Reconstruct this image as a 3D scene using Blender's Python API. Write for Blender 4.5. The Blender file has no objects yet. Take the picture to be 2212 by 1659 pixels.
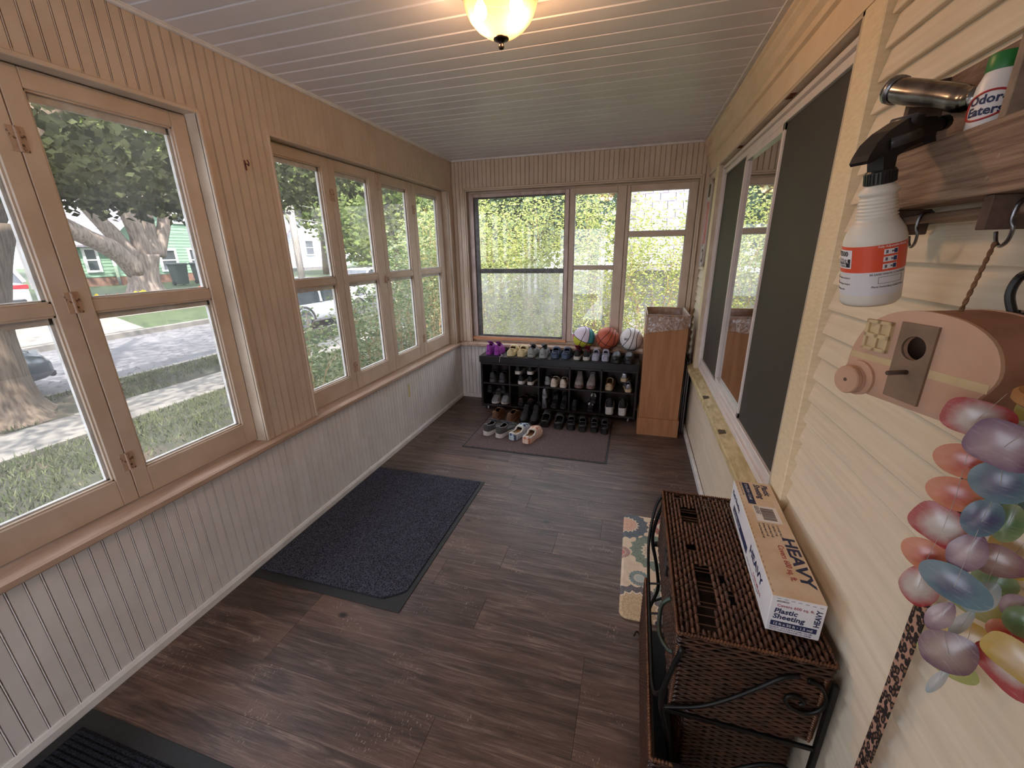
import bpy, bmesh, math, random
import numpy as np
from mathutils import Vector, Matrix
random.seed(7); RNG = np.random.default_rng(7)
PI = math.pi
C = bpy.context.scene.collection
SC = bpy.context.scene

# ------------------------------------------------------------------ camera, sky, sun, exposure
CAM = (1.8693, 0.0, 1.62)
def make_camera(yaw=-0.28876, pitch=-0.31251, roll=-0.016225, f_px=883.27):
    cy, sy, cp, sp = math.cos(yaw), math.sin(yaw), math.cos(pitch), math.sin(pitch)
    f = Vector((sy*cp, cy*cp, sp)); r = Vector((cy, -sy, 0)); u = r.cross(f)
    r2 = r*math.cos(roll) + u*math.sin(roll); u2 = r2.cross(f)
    cam = bpy.data.cameras.new('camera'); o = bpy.data.objects.new('camera', cam); C.objects.link(o)
    o.matrix_world = Matrix(((r2.x, u2.x, -f.x, CAM[0]), (r2.y, u2.y, -f.y, CAM[1]), (r2.z, u2.z, -f.z, CAM[2]), (0, 0, 0, 1)))
    cam.sensor_fit = 'HORIZONTAL'; cam.sensor_width = 36.0; cam.lens = 36.0*f_px/2212.0
    cam.clip_start = 0.02; cam.clip_end = 300
    SC.camera = o
make_camera()
SKY_STRENGTH, SUN_STRENGTH, LAMP_W = 1.0, 2.6, 3.9
w = bpy.data.worlds.new('sky'); SC.world = w; w.use_nodes = True
bg = w.node_tree.nodes['Background']; bg.inputs[0].default_value = (0.85, 0.91, 1.03, 1); bg.inputs[1].default_value = SKY_STRENGTH
sun = bpy.data.lights.new('sun', 'SUN'); sun.energy = SUN_STRENGTH; sun.angle = 0.02; sun.color = (1, 0.95, 0.86)
so = bpy.data.objects.new('sun', sun); C.objects.link(so); so.location = (6, -6, 14)
so.rotation_euler = Vector((-0.42, 0.40, -0.81)).to_track_quat('-Z', 'Y').to_euler()
SC.view_settings.view_transform = 'Standard'; SC.view_settings.look = 'None'
SC.view_settings.exposure = 2.4; SC.view_settings.gamma = 1.0; SC.view_settings.use_curve_mapping = False
cyc = SC.cycles
cyc.use_denoising = True
try: cyc.denoiser = 'OPENIMAGEDENOISE'
except Exception: pass
cyc.max_bounces = 10; cyc.diffuse_bounces = 5; cyc.glossy_bounces = 4; cyc.transmission_bounces = 6; cyc.transparent_max_bounces = 24
cyc.sample_clamp_indirect = 6.0; cyc.caustics_reflective = False; cyc.caustics_refractive = False

# ------------------------------------------------------------------ helpers
def lin(c):
    return tuple((v/255/12.92 if v/255 <= 0.04045 else ((v/255+0.055)/1.055)**2.4) for v in c) + (1.0,)

class NT:
    def __init__(self, name):
        self.m = bpy.data.materials.new(name); self.m.use_nodes = True
        self.t = self.m.node_tree; self.n = self.t.nodes; self.l = self.t.links
        self.b = self.n['Principled BSDF']; self.out = self.n['Material Output']
    def node(self, typ, **kw):
        x = self.n.new(typ)
        for k, v in kw.items(): setattr(x, k, v)
        return x
    def link(self, a, b): self.l.new(a, b)
    def math(self, op, a, b=None, clamp=False):
        x = self.node('ShaderNodeMath', operation=op, use_clamp=clamp)
        for i, v in enumerate((a, b)):
            if v is None: continue
            if isinstance(v, (int, float)): x.inputs[i].default_value = v
            else: self.link(v, x.inputs[i])
        return x.outputs[0]
    def mix(self, f, a, b, mode='MIX'):
        x = self.node('ShaderNodeMix', data_type='RGBA', blend_type=mode)
        for s, v in ((0, f), (6, a), (7, b)):
            if isinstance(v, (int, float)): x.inputs[s].default_value = v
            elif isinstance(v, tuple): x.inputs[s].default_value = v
            else: self.link(v, x.inputs[s])
        return x.outputs[2]
    def coords(self, stretch=(1, 1, 1), rnd=0.0, kind='Object'):
        tc = self.node('ShaderNodeTexCoord'); mp = self.node('ShaderNodeMapping')
        mp.inputs['Scale'].default_value = stretch
        src = tc.outputs[kind]
        if rnd:
            oi = self.node('ShaderNodeObjectInfo'); va = self.node('ShaderNodeVectorMath', operation='SCALE')
            va.inputs[0].default_value = (37.0*rnd, 91.0*rnd, 53.0*rnd); self.link(oi.outputs['Random'], va.inputs['Scale'])
            ad = self.node('ShaderNodeVectorMath', operation='ADD'); self.link(src, ad.inputs[0]); self.link(va.outputs[0], ad.inputs[1]); src = ad.outputs[0]
        self.link(src, mp.inputs[0]); return mp.outputs[0]
    def noise(self, vec, scale, detail=4, rough=0.55, dist=0):
        x = self.node('ShaderNodeTexNoise'); x.inputs['Scale'].default_value = scale; x.inputs['Detail'].default_value = detail
        x.inputs['Roughness'].default_value = rough; x.inputs['Distortion'].default_value = dist
        self.link(vec, x.inputs['Vector']); return x.outputs['Fac']
    def ramp(self, f, stops, interp='LINEAR'):
        x = self.node('ShaderNodeValToRGB'); r = x.color_ramp; r.interpolation = interp
        while len(r.elements) < len(stops): r.elements.new(0.5)
        for e, (p, c) in zip(r.elements, stops): e.position = p; e.color = c if len(c) == 4 else tuple(c)+(1,)
        self.link(f, x.inputs[0]); return x.outputs[0]
    def bump(self, h, strength=0.3, dist=0.002):
        x = self.node('ShaderNodeBump'); x.inputs['Strength'].default_value = strength; x.inputs['Distance'].default_value = dist
        self.link(h, x.inputs['Height']); self.link(x.outputs[0], self.b.inputs['Normal'])

def mat(name, c1, c2=None, scale=8, stretch=(1, 1, 1), rough=0.5, metal=0.0, bump=0.0, bscale=60, rnd=0.0, vrnd=0.0, spec=0.5, lo=0.35, hi=0.65, detail=4, dirt=None, dscale=3, dlo=0.62, dhi=0.8):
    T = NT(name); b = T.b
    b.inputs['Roughness'].default_value = rough; b.inputs['Metallic'].default_value = metal; b.inputs['Specular IOR Level'].default_value = spec
    v = T.coords(stretch, rnd); col = None
    if c2:
        col = T.ramp(T.noise(v, scale, detail), [(lo, lin(c1)), (hi, lin(c2))])
    if dirt:
        f = T.ramp(T.noise(T.coords((1, 1, 1), rnd), dscale, 8, 0.7), [(dlo, (0, 0, 0, 1)), (dhi, (1, 1, 1, 1))])
        col = T.mix(f, col if col is not None else lin(c1), lin(dirt))
    if vrnd:
        oi = T.node('ShaderNodeObjectInfo'); k = T.math('MULTIPLY_ADD', oi.outputs['Random'], 2*vrnd); T.n[-1].inputs[2].default_value = 1-vrnd
        hs = T.node('ShaderNodeHueSaturation'); T.link(k, hs.inputs['Value'])
        if col is not None: T.link(col, hs.inputs['Color'])
        else: hs.inputs['Color'].default_value = lin(c1)
        col = hs.outputs[0]
    if col is None: b.inputs['Base Color'].default_value = lin(c1)
    else: T.link(col, b.inputs['Base Color'])
    if bump: T.bump(T.noise(v, bscale, 3), bump)
    return T.m

def mesh(name, verts, faces, smooth=False):
    me = bpy.data.meshes.new(name); me.from_pydata([tuple(v) for v in verts], [], [tuple(f) for f in faces])
    if smooth: me.polygons.foreach_set('use_smooth', [True]*len(me.polygons))
    me.update(); return me

class MB:
    """collects shapes that make ONE mesh"""
    def __init__(s): s.v = []; s.f = []
    def add(s, v, f):
        o = len(s.v); s.v += [tuple(p) for p in v]; s.f += [tuple(i+o for i in q) for q in f]; return s
    def box(s, x0, x1, y0, y1, z0, z1, c=0.0):
        if x0 > x1: x0, x1 = x1, x0
        if y0 > y1: y0, y1 = y1, y0
        if z0 > z1: z0, z1 = z1, z0
        c = min(c, (x1-x0)*.45, (y1-y0)*.45, (z1-z0)*.45)
        if c <= 0:
            return s.add([(x, y, z) for x in (x0, x1) for y in (y0, y1) for z in (z0, z1)],
                         [(0, 1, 3, 2), (4, 6, 7, 5), (0, 4, 5, 1), (2, 3, 7, 6), (0, 2, 6, 4), (1, 5, 7, 3)])
        bm = bmesh.new(); bmesh.ops.create_cube(bm, size=1)
        for v in bm.verts: v.co = ((x0+x1)/2+v.co.x*(x1-x0), (y0+y1)/2+v.co.y*(y1-y0), (z0+z1)/2+v.co.z*(z1-z0))
        bmesh.ops.bevel(bm, geom=list(bm.edges), offset=c, segments=1, affect='EDGES', profile=0.5)
        bm.verts.index_update(); s.add([v.co[:] for v in bm.verts], [[v.index for v in f.verts] for f in bm.faces]); bm.free(); return s
    def loft(s, rings, cap0=True, cap1=True, closed=True):
        n = len(rings[0]); v = [p for r in rings for p in r]; f = []
        for j in range(len(rings)-1):
            for i in range(n if closed else n-1):
                a = j*n+i; b = j*n+(i+1) % n; f.append((a, b, b+n, a+n))
        if cap0: f.append(tuple(range(n-1, -1, -1)))
        if cap1: f.append(tuple(range((len(rings)-1)*n, len(rings)*n)))
        return s.add(v, f)
    def prism(s, poly, axis, a, b):
        """poly of 2-D points in the plane across axis (x: y,z; y: x,z; z: x,y)"""
        def P(p, t): return (t, p[0], p[1]) if axis == 'x' else ((p[0], t, p[1]) if axis == 'y' else (p[0], p[1], t))
        return s.loft([[P(p, a) for p in poly], [P(p, b) for p in poly]])
    def tube(s, path, r, n=6, cap=True, flat=1.0):
        P = [Vector(p) for p in path]; m = len(P); R = r if hasattr(r, '__len__') else [r]*m
        rings = []; up = None
        for i in range(m):
            d = (P[min(i+1, m-1)]-P[max(i-1, 0)])
            if d.length < 1e-9: d = Vector((0, 0, 1))
            d.normalize()
            if up is None: up = Vector((0, 0, 1)) if abs(d.z) < .9 else Vector((1, 0, 0))
            a = d.cross(up)
            if a.length < 1e-6: a = d.orthogonal()
            a.normalize(); b = a.cross(d); up = b
            rings.append([P[i]+a*math.cos(2*PI*k/n)*R[i]+b*math.sin(2*PI*k/n)*R[i]*flat for k in range(n)])
        return s.loft(rings, cap, cap)
    def lathe(s, prof, n=20, center=(0, 0, 0), axis='z', cap=False):
        rings = []
        for r, h in prof:
            q = []
            for k in range(n):
                a = 2*PI*k/n; p = (r*math.cos(a), r*math.sin(a), h)
                if axis == 'x': p = (p[2], p[0], p[1])
                if axis == 'y': p = (p[0], p[2], p[1])
                q.append((p[0]+center[0], p[1]+center[1], p[2]+center[2]))
            rings.append(q)
        return s.loft(rings, cap, cap)
    def mesh(s, name, smooth=False):
        me = mesh(name, s.v, s.f, False); bm = bmesh.new(); bm.from_mesh(me); bmesh.ops.recalc_face_normals(bm, faces=bm.faces); bm.to_mesh(me); bm.free()
        if smooth: me.polygons.foreach_set('use_smooth', [True]*len(me.polygons))
        return me
    def obj(s, name, m, parent=None, smooth=False, **kw): return link(name, s.mesh(name, smooth), m, parent, **kw)

def link(name, me, m, parent=None, label=None, cat=None, group=None, kind=None, loc=None, rot=None):
    o = bpy.data.objects.new(name, me)
    if m is not None and (not me.materials): me.materials.append(m)
    C.objects.link(o)
    if parent is not None: o.parent = parent
    if loc is not None: o.location = loc
    if rot is not None: o.rotation_euler = rot
    for k, v in (('label', label), ('category', cat), ('group', group), ('kind', kind)):
        if v: o[k] = v
    return o
def thing(name, label=None, cat=None, loc=(0, 0, 0), rot=(0, 0, 0), group=None, kind=None):
    o = bpy.data.objects.new(name, None); C.objects.link(o); o.location = loc; o.rotation_euler = rot; o.empty_display_size = .05
    for k, v in (('label', label), ('category', cat), ('group', group), ('kind', kind)):
        if v: o[k] = v
    return o
def struct(name, mb, m, parent=None): return mb.obj(name, m, parent, kind='structure' if parent is None else None)
def interp(tab, s):
    for (a, va), (b, vb) in zip(tab, tab[1:]):
        if s <= b: return va+(vb-va)*(0 if b == a else max(0, s-a)/(b-a))
    return tab[-1][1]
def text(body, size, m, parent, loc, rot, bold=0.0, sx=1.0, align='LEFT', shear=0.0, name='lettering', spacing=1.0):
    cu = bpy.data.curves.new(name, 'FONT'); cu.body = body; cu.size = size; cu.extrude = 0.00015; cu.offset = bold*size; cu.align_x = align; cu.shear = shear
    cu.resolution_u = 2; cu.space_character = spacing; cu.space_line = 0.85
    o = bpy.data.objects.new(name, cu); cu.materials.append(m); C.objects.link(o); o.parent = parent; o.location = loc; o.rotation_euler = rot; o.scale = (sx, 1, 1); return o

# ------------------------------------------------------------------ materials
M = {}
M['cream'] = mat('cream_paint', (210, 192, 173), (199, 180, 160), scale=5, rough=.5, bump=.12, bscale=90, rnd=1, vrnd=.02, dirt=(150, 122, 96), dscale=9, dlo=.72, dhi=.86)
M['white_bead'] = mat('worn_white_paint', (232, 228, 226), (221, 216, 213), scale=5, rough=.5, bump=.12, bscale=90, rnd=1, vrnd=.02, dirt=(150, 130, 110), dscale=14, dlo=.7, dhi=.85)
M['sash'] = mat('sash_paint', (206, 188, 170), (193, 173, 153), scale=6, rough=.45, bump=.1, bscale=70, rnd=1, dirt=(120, 92, 70), dscale=22, dlo=.74, dhi=.84)
M['stool'] = mat('sill_paint', (196, 170, 150), (172, 144, 122), scale=6, stretch=(4, .6, 4), rough=.5, bump=.15, rnd=1, dirt=(112, 84, 64), dscale=14, dlo=.66, dhi=.82)
M['putty'] = mat('putty_white', (226, 224, 220), (196, 192, 186), scale=16, rough=.7, bump=.3)
M['seam'] = mat('dark_gap', (40, 30, 24), rough=.9)
M['jamb'] = mat('jamb_paint', (208, 192, 172), (190, 172, 150), scale=7, rough=.55, bump=.12, rnd=1)
M['white_trim'] = mat('white_trim_paint', (232, 230, 228), (216, 212, 208), scale=10, rough=.4, rnd=1, dirt=(130, 115, 100), dscale=20, dlo=.76, dhi=.84)
M['soffit'] = mat('white_vinyl_soffit', (222, 219, 222), (214, 211, 214), scale=2, rough=.42, rnd=1, vrnd=.012)
M['siding'] = mat('cream_siding', (226, 212, 190), (216, 201, 178), scale=12, stretch=(1, .25, 6), rough=.55, bump=.22, bscale=55, rnd=1, vrnd=.02, dirt=(140, 118, 92), dscale=30, dlo=.77, dhi=.83)
M['trim_cream'] = mat('cream_trim', (230, 208, 178), (222, 198, 166), scale=8, rough=.5, bump=.15, bscale=70, rnd=1)
M['trim_grain'] = mat('rough_cream_trim', (232, 214, 180), (222, 202, 166), scale=30, stretch=(1, 1, 4), rough=.6, bump=.35, bscale=40, rnd=1)
M['peel'] = mat('peeling_sill', (214, 196, 152), (180, 158, 112), scale=14, stretch=(3, .7, 1), rough=.7, bump=.4, bscale=40, dirt=(112, 96, 70), dscale=12, dlo=.6, dhi=.75)
M['vinyl'] = mat('white_vinyl', (226, 216, 212), (216, 206, 202), rough=.35)
M['alu'] = mat('weathered_alu', (196, 178, 170), (164, 146, 140), scale=20, stretch=(1, 1, .3), rough=.45, metal=.2, bump=.1)
M['orange_wood'] = mat('bare_wood', (214, 158, 118), (190, 130, 92), scale=12, stretch=(.4, 4, 4), rough=.6)
M['dark_room'] = mat('dark_room_tone', (46, 42, 36), (40, 36, 30), rough=.8)
M['black_rubber'] = mat('black_rubber', (34, 35, 38), (28, 29, 31), scale=60, rough=.6, bump=.2, bscale=200)
M['black_plastic'] = mat('black_plastic', (24, 24, 26), rough=.38)
M['steel'] = mat('dull_steel', (150, 150, 155), (120, 120, 126), scale=30, rough=.3, metal=1)
M['rust'] = mat('rust', (120, 52, 32), (80, 40, 28), scale=40, rough=.8)
M['bronze'] = mat('oil_rubbed_bronze', (58, 46, 38), (40, 32, 27), scale=20, rough=.35, metal=.8)
M['iron'] = mat('black_iron', (34, 32, 31), (24, 23, 23), scale=30, rough=.42, metal=.6)

def wood_floor():
    T = NT('vinyl_plank'); v = T.coords((1, 1, 1), 1.0)
    mp = T.node('ShaderNodeMapping'); mp.inputs['Scale'].default_value = (.9, 9, 9); T.link(v, mp.inputs[0]); g = mp.outputs[0]
    a = T.noise(g, 3.4, 10, .66, .9); mpf = T.node('ShaderNodeMapping'); mpf.inputs['Scale'].default_value = (2.2, 75, 20); T.link(v, mpf.inputs[0]); b = T.noise(mpf.outputs[0], 3.0, 6, .62, .35)
    mp2 = T.node('ShaderNodeMapping'); mp2.inputs['Scale'].default_value = (.6, 2.2, 2); T.link(v, mp2.inputs[0]); c = T.noise(mp2.outputs[0], 2.2, 3, .5, 1.2)
    col = T.ramp(a, [(.28, lin((46, 34, 31))), (.46, lin((82, 62, 54))), (.58, lin((108, 86, 76))), (.74, lin((146, 122, 109)))])
    col = T.mix(.55, col, T.ramp(b, [(.3, lin((58, 44, 40))), (.7, lin((132, 108, 94)))]), 'MULTIPLY') if False else T.mix(T.math('MULTIPLY', T.ramp(b, [(.44, (0, 0, 0, 1)), (.60, (1, 1, 1, 1))]), .62), col, lin((50, 38, 35)))
    col = T.mix(T.ramp(c, [(.5, (0, 0, 0, 1)), (.72, (1, 1, 1, 1))]), col, T.mix(.6, col, lin((112, 82, 66))))
    mp3 = T.node('ShaderNodeMapping'); mp3.inputs['Scale'].default_value = (7, 2.5, 2); T.link(v, mp3.inputs[0])
    sc = T.noise(mp3.outputs[0], 22, 4, .7); sp = T.noise(v, 5, 2)
    sk = T.math('MULTIPLY', T.ramp(sc, [(.60, (0, 0, 0, 1)), (.66, (1, 1, 1, 1))]), T.ramp(sp, [(.54, (0, 0, 0, 1)), (.66, (.8, .8, .8, 1))]))
    col = T.mix(sk, col, lin((176, 156, 140)))
    kn = T.node('ShaderNodeTexVoronoi'); kn.inputs['Scale'].default_value = 2.3; mp4 = T.node('ShaderNodeMapping'); mp4.inputs['Scale'].default_value = (1, 1.6, 1); T.link(v, mp4.inputs[0]); T.link(mp4.outputs[0], kn.inputs['Vector'])
    col = T.mix(T.ramp(kn.outputs['Distance'], [(.03, (1, 1, 1, 1)), (.075, (0, 0, 0, 1))]), col, lin((34, 24, 20)))
    oi = T.node('ShaderNodeObjectInfo'); hs = T.node('ShaderNodeHueSaturation'); k = T.math('MULTIPLY_ADD', oi.outputs['Random'], .32); T.n[-1].inputs[2].default_value = .86
    T.link(k, hs.inputs['Value']); T.link(col, hs.inputs['Color']); hs.inputs['Saturation'].default_value = .9
    T.link(hs.outputs[0], T.b.inputs['Base Color']); T.b.inputs['Roughness'].default_value = .42; T.b.inputs['Specular IOR Level'].default_value = .45
    T.bump(T.math('ADD', a, T.math('MULTIPLY', b, .5)), .18); return T.m
M['plank'] = wood_floor()
M['alu_dark'] = mat('dark_storm_sash', (96, 92, 92), (70, 66, 66), scale=20, rough=.4, metal=.4)
M['bare_patch'] = mat('bare_rotten_wood', (96, 82, 64), (70, 58, 46), scale=30, rough=.9, bump=.5)
M['brown_sash'] = mat('brown_sash', (62, 50, 44), (54, 44, 38), rough=.6)

def glass(name, haze=0.05, tint=(1, 1, 1), refl=1.0, streak=False):
    T = NT(name); n = T.n; n.remove(T.b)
    tr = T.node('ShaderNodeBsdfTransparent'); tr.inputs[0].default_value = tuple(tint)+(1,)
    gl = T.node('ShaderNodeBsdfGlossy'); gl.inputs['Roughness'].default_value = .01
    df = T.node('ShaderNodeBsdfTranslucent'); df.inputs[0].default_value = (.8, .82, .82, 1)
    d2 = T.node('ShaderNodeBsdfDiffuse'); d2.inputs[0].default_value = (.8, .82, .82, 1)
    ad = T.node('ShaderNodeMixShader'); ad.inputs[0].default_value = .5; T.link(df.outputs[0], ad.inputs[1]); T.link(d2.outputs[0], ad.inputs[2])
    m1 = T.node('ShaderNodeMixShader'); T.link(tr.outputs[0], m1.inputs[1]); T.link(ad.outputs[0], m1.inputs[2])
    v = T.coords((1, 1, .35), 1.0); dirt = T.noise(v, 7, 6, .7)
    T.link(T.math('MULTIPLY', T.ramp(dirt, [(.3, (.4, .4, .4, 1)), (.75, (1.6, 1.6, 1.6, 1))]), haze), m1.inputs[0])
    lw = T.node('ShaderNodeLayerWeight'); lw.inputs[0].default_value = .5
    k = T.math('MULTIPLY_ADD', T.math('POWER', lw.outputs['Facing'], 5.0), .95); T.n[-1].inputs[2].default_value = .04
    m2 = T.node('ShaderNodeMixShader'); T.link(T.math('MULTIPLY', k, refl, True), m2.inputs[0]); T.link(m1.outputs[0], m2.inputs[1]); T.link(gl.outputs[0], m2.inputs[2])
    T.link(m2.outputs[0], T.out.inputs[0]); return T.m
M['glass'] = glass('old_window_glass', .055)
M['glass_dirty'] = glass('dusty_storm_glass', .22)
M['glass_dark'] = glass('house_window_glass', .01, (.5, .52, .5), 3.2)
def screen_mat():
    T = NT('insect_screen'); tr = T.node('ShaderNodeBsdfTransparent'); tr.inputs[0].default_value = (.6, .6, .58, 1)
    T.b.inputs['Base Color'].default_value = lin((90, 84, 78)); T.b.inputs['Roughness'].default_value = .6
    mx = T.node('ShaderNodeMixShader'); mx.inputs[0].default_value = .62; T.link(tr.outputs[0], mx.inputs[1]); T.link(T.b.outputs[0], mx.inputs[2]); T.link(mx.outputs[0], T.out.inputs[0]); return T.m
M['screen'] = screen_mat()

# ------------------------------------------------------------------ the room shell
L, W, H = 4.243, 2.425, 2.497
Y0 = -1.6                                   # wall behind the camera
BP = [(0, -.0065), (.001, -.0065), (.002, -.0005), (.0035, .0008), (.005, -.0005), (.0062, -.0065), (.0075, 0), (.042, 0), (.0434, -.0065), (.0448, -.0005), (.046, .0008), (.0472, -.0005), (.0486, -.0065), (.05, 0), (.0875, 0)]
_bm = {}
def bead_mesh(h, sx, m):
    k = (round(h, 3), round(sx, 3), m.name)
    if k not in _bm:
        poly = [(u*sx, -d) for u, d in BP] + [(.0875*sx, .011), (0, .011)]
        mb = MB().prism(poly, 'z', 0, h); _bm[k] = mb.mesh('beadboard'); _bm[k].materials.append(m)
    return _bm[k]
def bead_row(parent, rotz, fixed, a, b, z0, z1, m):
    n = max(1, round((b-a)/.0875)); wd = (b-a)/n
    for i in range(n):
        t = a+i*wd + (0 if True else 0)
        loc = (fixed, t, z0) if rotz else (t, fixed, z0)
        link('beadboard', bead_mesh(z1-z0, wd/.0875, m), m, parent, loc=loc, rot=(0, 0, PI/2 if rotz else 0))

# floor and its planks
fl = struct('floor', MB().box(-.1, W+.02, Y0, L+.05, -.12, -.006), M['seam'])
yk = [2.446+.19*k for k in range(-22, 11)]
lens = 1.3
pm = {}
row = 0
for y in yk:
    row += 1
    y1 = min(y+.19, L+.02); ya = max(y, Y0)
    if y1-ya < .02: continue
    x = -.02-random.choice([0, .3, .55, .8, 1.05])
    if abs(y-2.446) < .01: x = 1.098-2.6
    while x < W:
        xa, xb = max(x, -.02), min(x+lens, W)
        if xb-xa > .03:
            k = (round(xb-xa, 3), round(y1-ya, 3))
            if k not in pm: pm[k] = MB().box(0, k[0], 0, k[1], -.006, 0, .0012).mesh('plank')
            link('plank', pm[k], M['plank'], fl, loc=(xa, ya, 0))
        x += lens

# ceiling with vinyl strips
ce = struct('ceiling', MB().box(-.1, W+.05, Y0, L+.1, H+.012, H+.05), M['soffit'])
cm = {}
y = L-.012; pat = [.117, .117, .093]; k = 0
while y > Y0:
    wd = pat[k % 3]; k += 1
    ya = max(y-wd, Y0)
    key = round(y-ya, 3)
    if key not in cm:
        poly = [(0, .012), (0, .007), (.004, .0), (.006, 0), (key-.010, 0), (key-.006, .006), (key, .007), (key, .012)]
        cm[key] = MB().prism(poly, 'x', 0, W-.02).mesh('ceiling_strip')
    link('ceiling_strip', cm[key], M['soffit'], ce, loc=(.008, ya, H))
    y -= wd
t = struct('trim_1', MB().box(0, .02, Y0, L, H-.012, H+.006, .003).box(0, .028, Y0, L, H-.004, H+.006, .002), M['white_trim'])
struct('trim_2', MB().box(.02, W, L-.02, L, H-.014, H+.006, .003), M['white_trim'])
struct('trim_3', MB().box(W-.09, W-.05, Y0, L-.02, H-.006, H+.008, .002), M['white_trim'])

ZS, ZH = .655, 2.213
W1 = (-.605, 1.579); W2 = (1.957, 4.141)
# left wall: sheathing plus boards
mb = MB().box(-.09, -.011, Y0, L+.1, -.1, ZS-.033).box(-.09, -.011, Y0, L+.1, ZH+.02, H+.05)
for a, b in ((Y0, W1[0]-.02), (W1[1]+.02, W2[0]-.02), (W2[1]+.02, L+.1)): mb.box(-.09, -.011, a, b, ZS-.033, ZH+.02)
wl = struct('wall_left', mb, M['cream'])
bead_row(wl, 1, 0, Y0, L, .03, .625, M['white_bead'])
for a, b in ((Y0, W1[0]), (W1[1], W2[0]), (W2[1], L)): bead_row(wl, 1, 0, a, b, ZS, H, M['cream'])
for a, b in (W1, W2): bead_row(wl, 1, 0, a, b, ZH, H, M['cream'])
# back wall
BX = (.155, 2.352); BZ = (.668, 2.207)
mb = MB().box(-.1, W+.1, L+.011, L+.09, -.1, BZ[0]-.043).box(-.1, W+.1, L+.011, L+.09, BZ[1]+.02, H+.05).box(-.1, BX[0]-.02, L+.011, L+.09, BZ[0]-.043, BZ[1]+.02).box(BX[1]+.02, W+.1, L+.011, L+.09, BZ[0]-.043, BZ[1]+.02)
wb = struct('wall_back', mb, M['cream'])
bead_row(wb, 0, L, 0, W, .03, .63, M['white_bead'])
bead_row(wb, 0, L, 0, BX[0], .655, H, M['cream']); bead_row(wb, 0, L, BX[1], W, .655, H, M['cream'])
bead_row(wb, 0, L, BX[0], BX[1], BZ[1], H, M['cream'])
# baseboards
struct('baseboard_left', MB().prism([(0, 0), (.014, 0), (.014, .03), (.006, .045), (0, .045)], 'y', Y0, L), M['white_trim'])
struct('baseboard_back', MB().prism([(L, 0), (L-.014, 0), (L-.014, .03), (L-.006, .045), (L, .045)], 'x', .014, W), M['white_trim'])
struct('baseboard_right', MB().box(2.395, 2.418, Y0, L, 0, .05, .004), M['white_trim'])

# wall behind the camera, unseen, with an opening added to let daylight in
mb = MB().box(-.1, .08, Y0-.1, Y0, -.1, H).box(1.15, W+.1, Y0-.1, Y0, -.1, H).box(.08, 1.15, Y0-.1, Y0, 2.1, H)
struct('wall_near', mb, M['cream'])

# ------------------------------------------------------------------ left windows (four hinged sashes each)
def hinge(parent, loc, rot=(0, 0, 0), h=.075):
    mb = MB().box(0, .003, -.022, -.003, -h/2, h/2, .001).box(0, .003, .003, .022, -h/2, h/2, .001).tube([(.004, 0, -h/2), (.004, 0, h/2)], .0045, 6)
    for dz in (-.6, 0, .6):
        mb.box(.002, .0045, -.016, -.011, dz*h/2-.003, dz*h/2+.003).box(.002, .0045, .011, .016, dz*h/2-.003, dz*h/2+.003)
    return mb.obj('hinge', M['sash_old'], parent, loc=loc, rot=rot)
M['sash_old'] = mat('rusty_painted_hinge', (184, 156, 134), (84, 62, 48), scale=70, rough=.6, lo=.58, hi=.64)
XF, XB, XG = -.07, -.106, -.092
def sash(win, a, b, ga, gb, z0=.657, z1=2.209, gz=(.771, 1.430, 1.473, 2.148)):
    """casement sash between y a..b, glass between ga..gb, with a muntin"""
    c = .0025; g = .0012
    st = MB()
    st.box(XB, XF, a+g, ga, z0, z1, c).box(XB, XF, gb, b-g, z0, z1, c)
    st.box(XB, XF, ga, gb, z0, gz[0], c).box(XB, XF, ga, gb, gz[3], z1, c).box(XB+.004, XF-.004, ga, gb, gz[1], gz[2], c)
    s = st.obj('sash', M['sash'], win)
    for p, q in ((gz[0], gz[1]), (gz[2], gz[3])):
        # stepped stop on the room side and putty strip outside
        m2 = MB()
        m2.box(XF-.022, XF-.008, ga, ga+.006, p, q).box(XF-.022, XF-.008, gb-.006, gb, p, q).box(XF-.022, XF-.008, ga, gb, p, p+.006).box(XF-.022, XF-.008, ga, gb, q-.006, q)
        m2.obj('glazing_bead', M['sash'], s)
        m3 = MB()
        m3.box(XB-.002, XG-.001, ga, ga+.016, p, q).box(XB-.002, XG-.001, gb-.016, gb, p, q).box(XB-.002, XG-.001, ga, gb, p, p+.012).box(XB-.004, XG-.001, ga, gb, q-.03, q)
        m3.obj('putty_strip', M['putty'], s)
        MB().box(XG, XG+.002, ga, gb, p, q).obj('pane', M['glass'], s)
    return s
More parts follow.
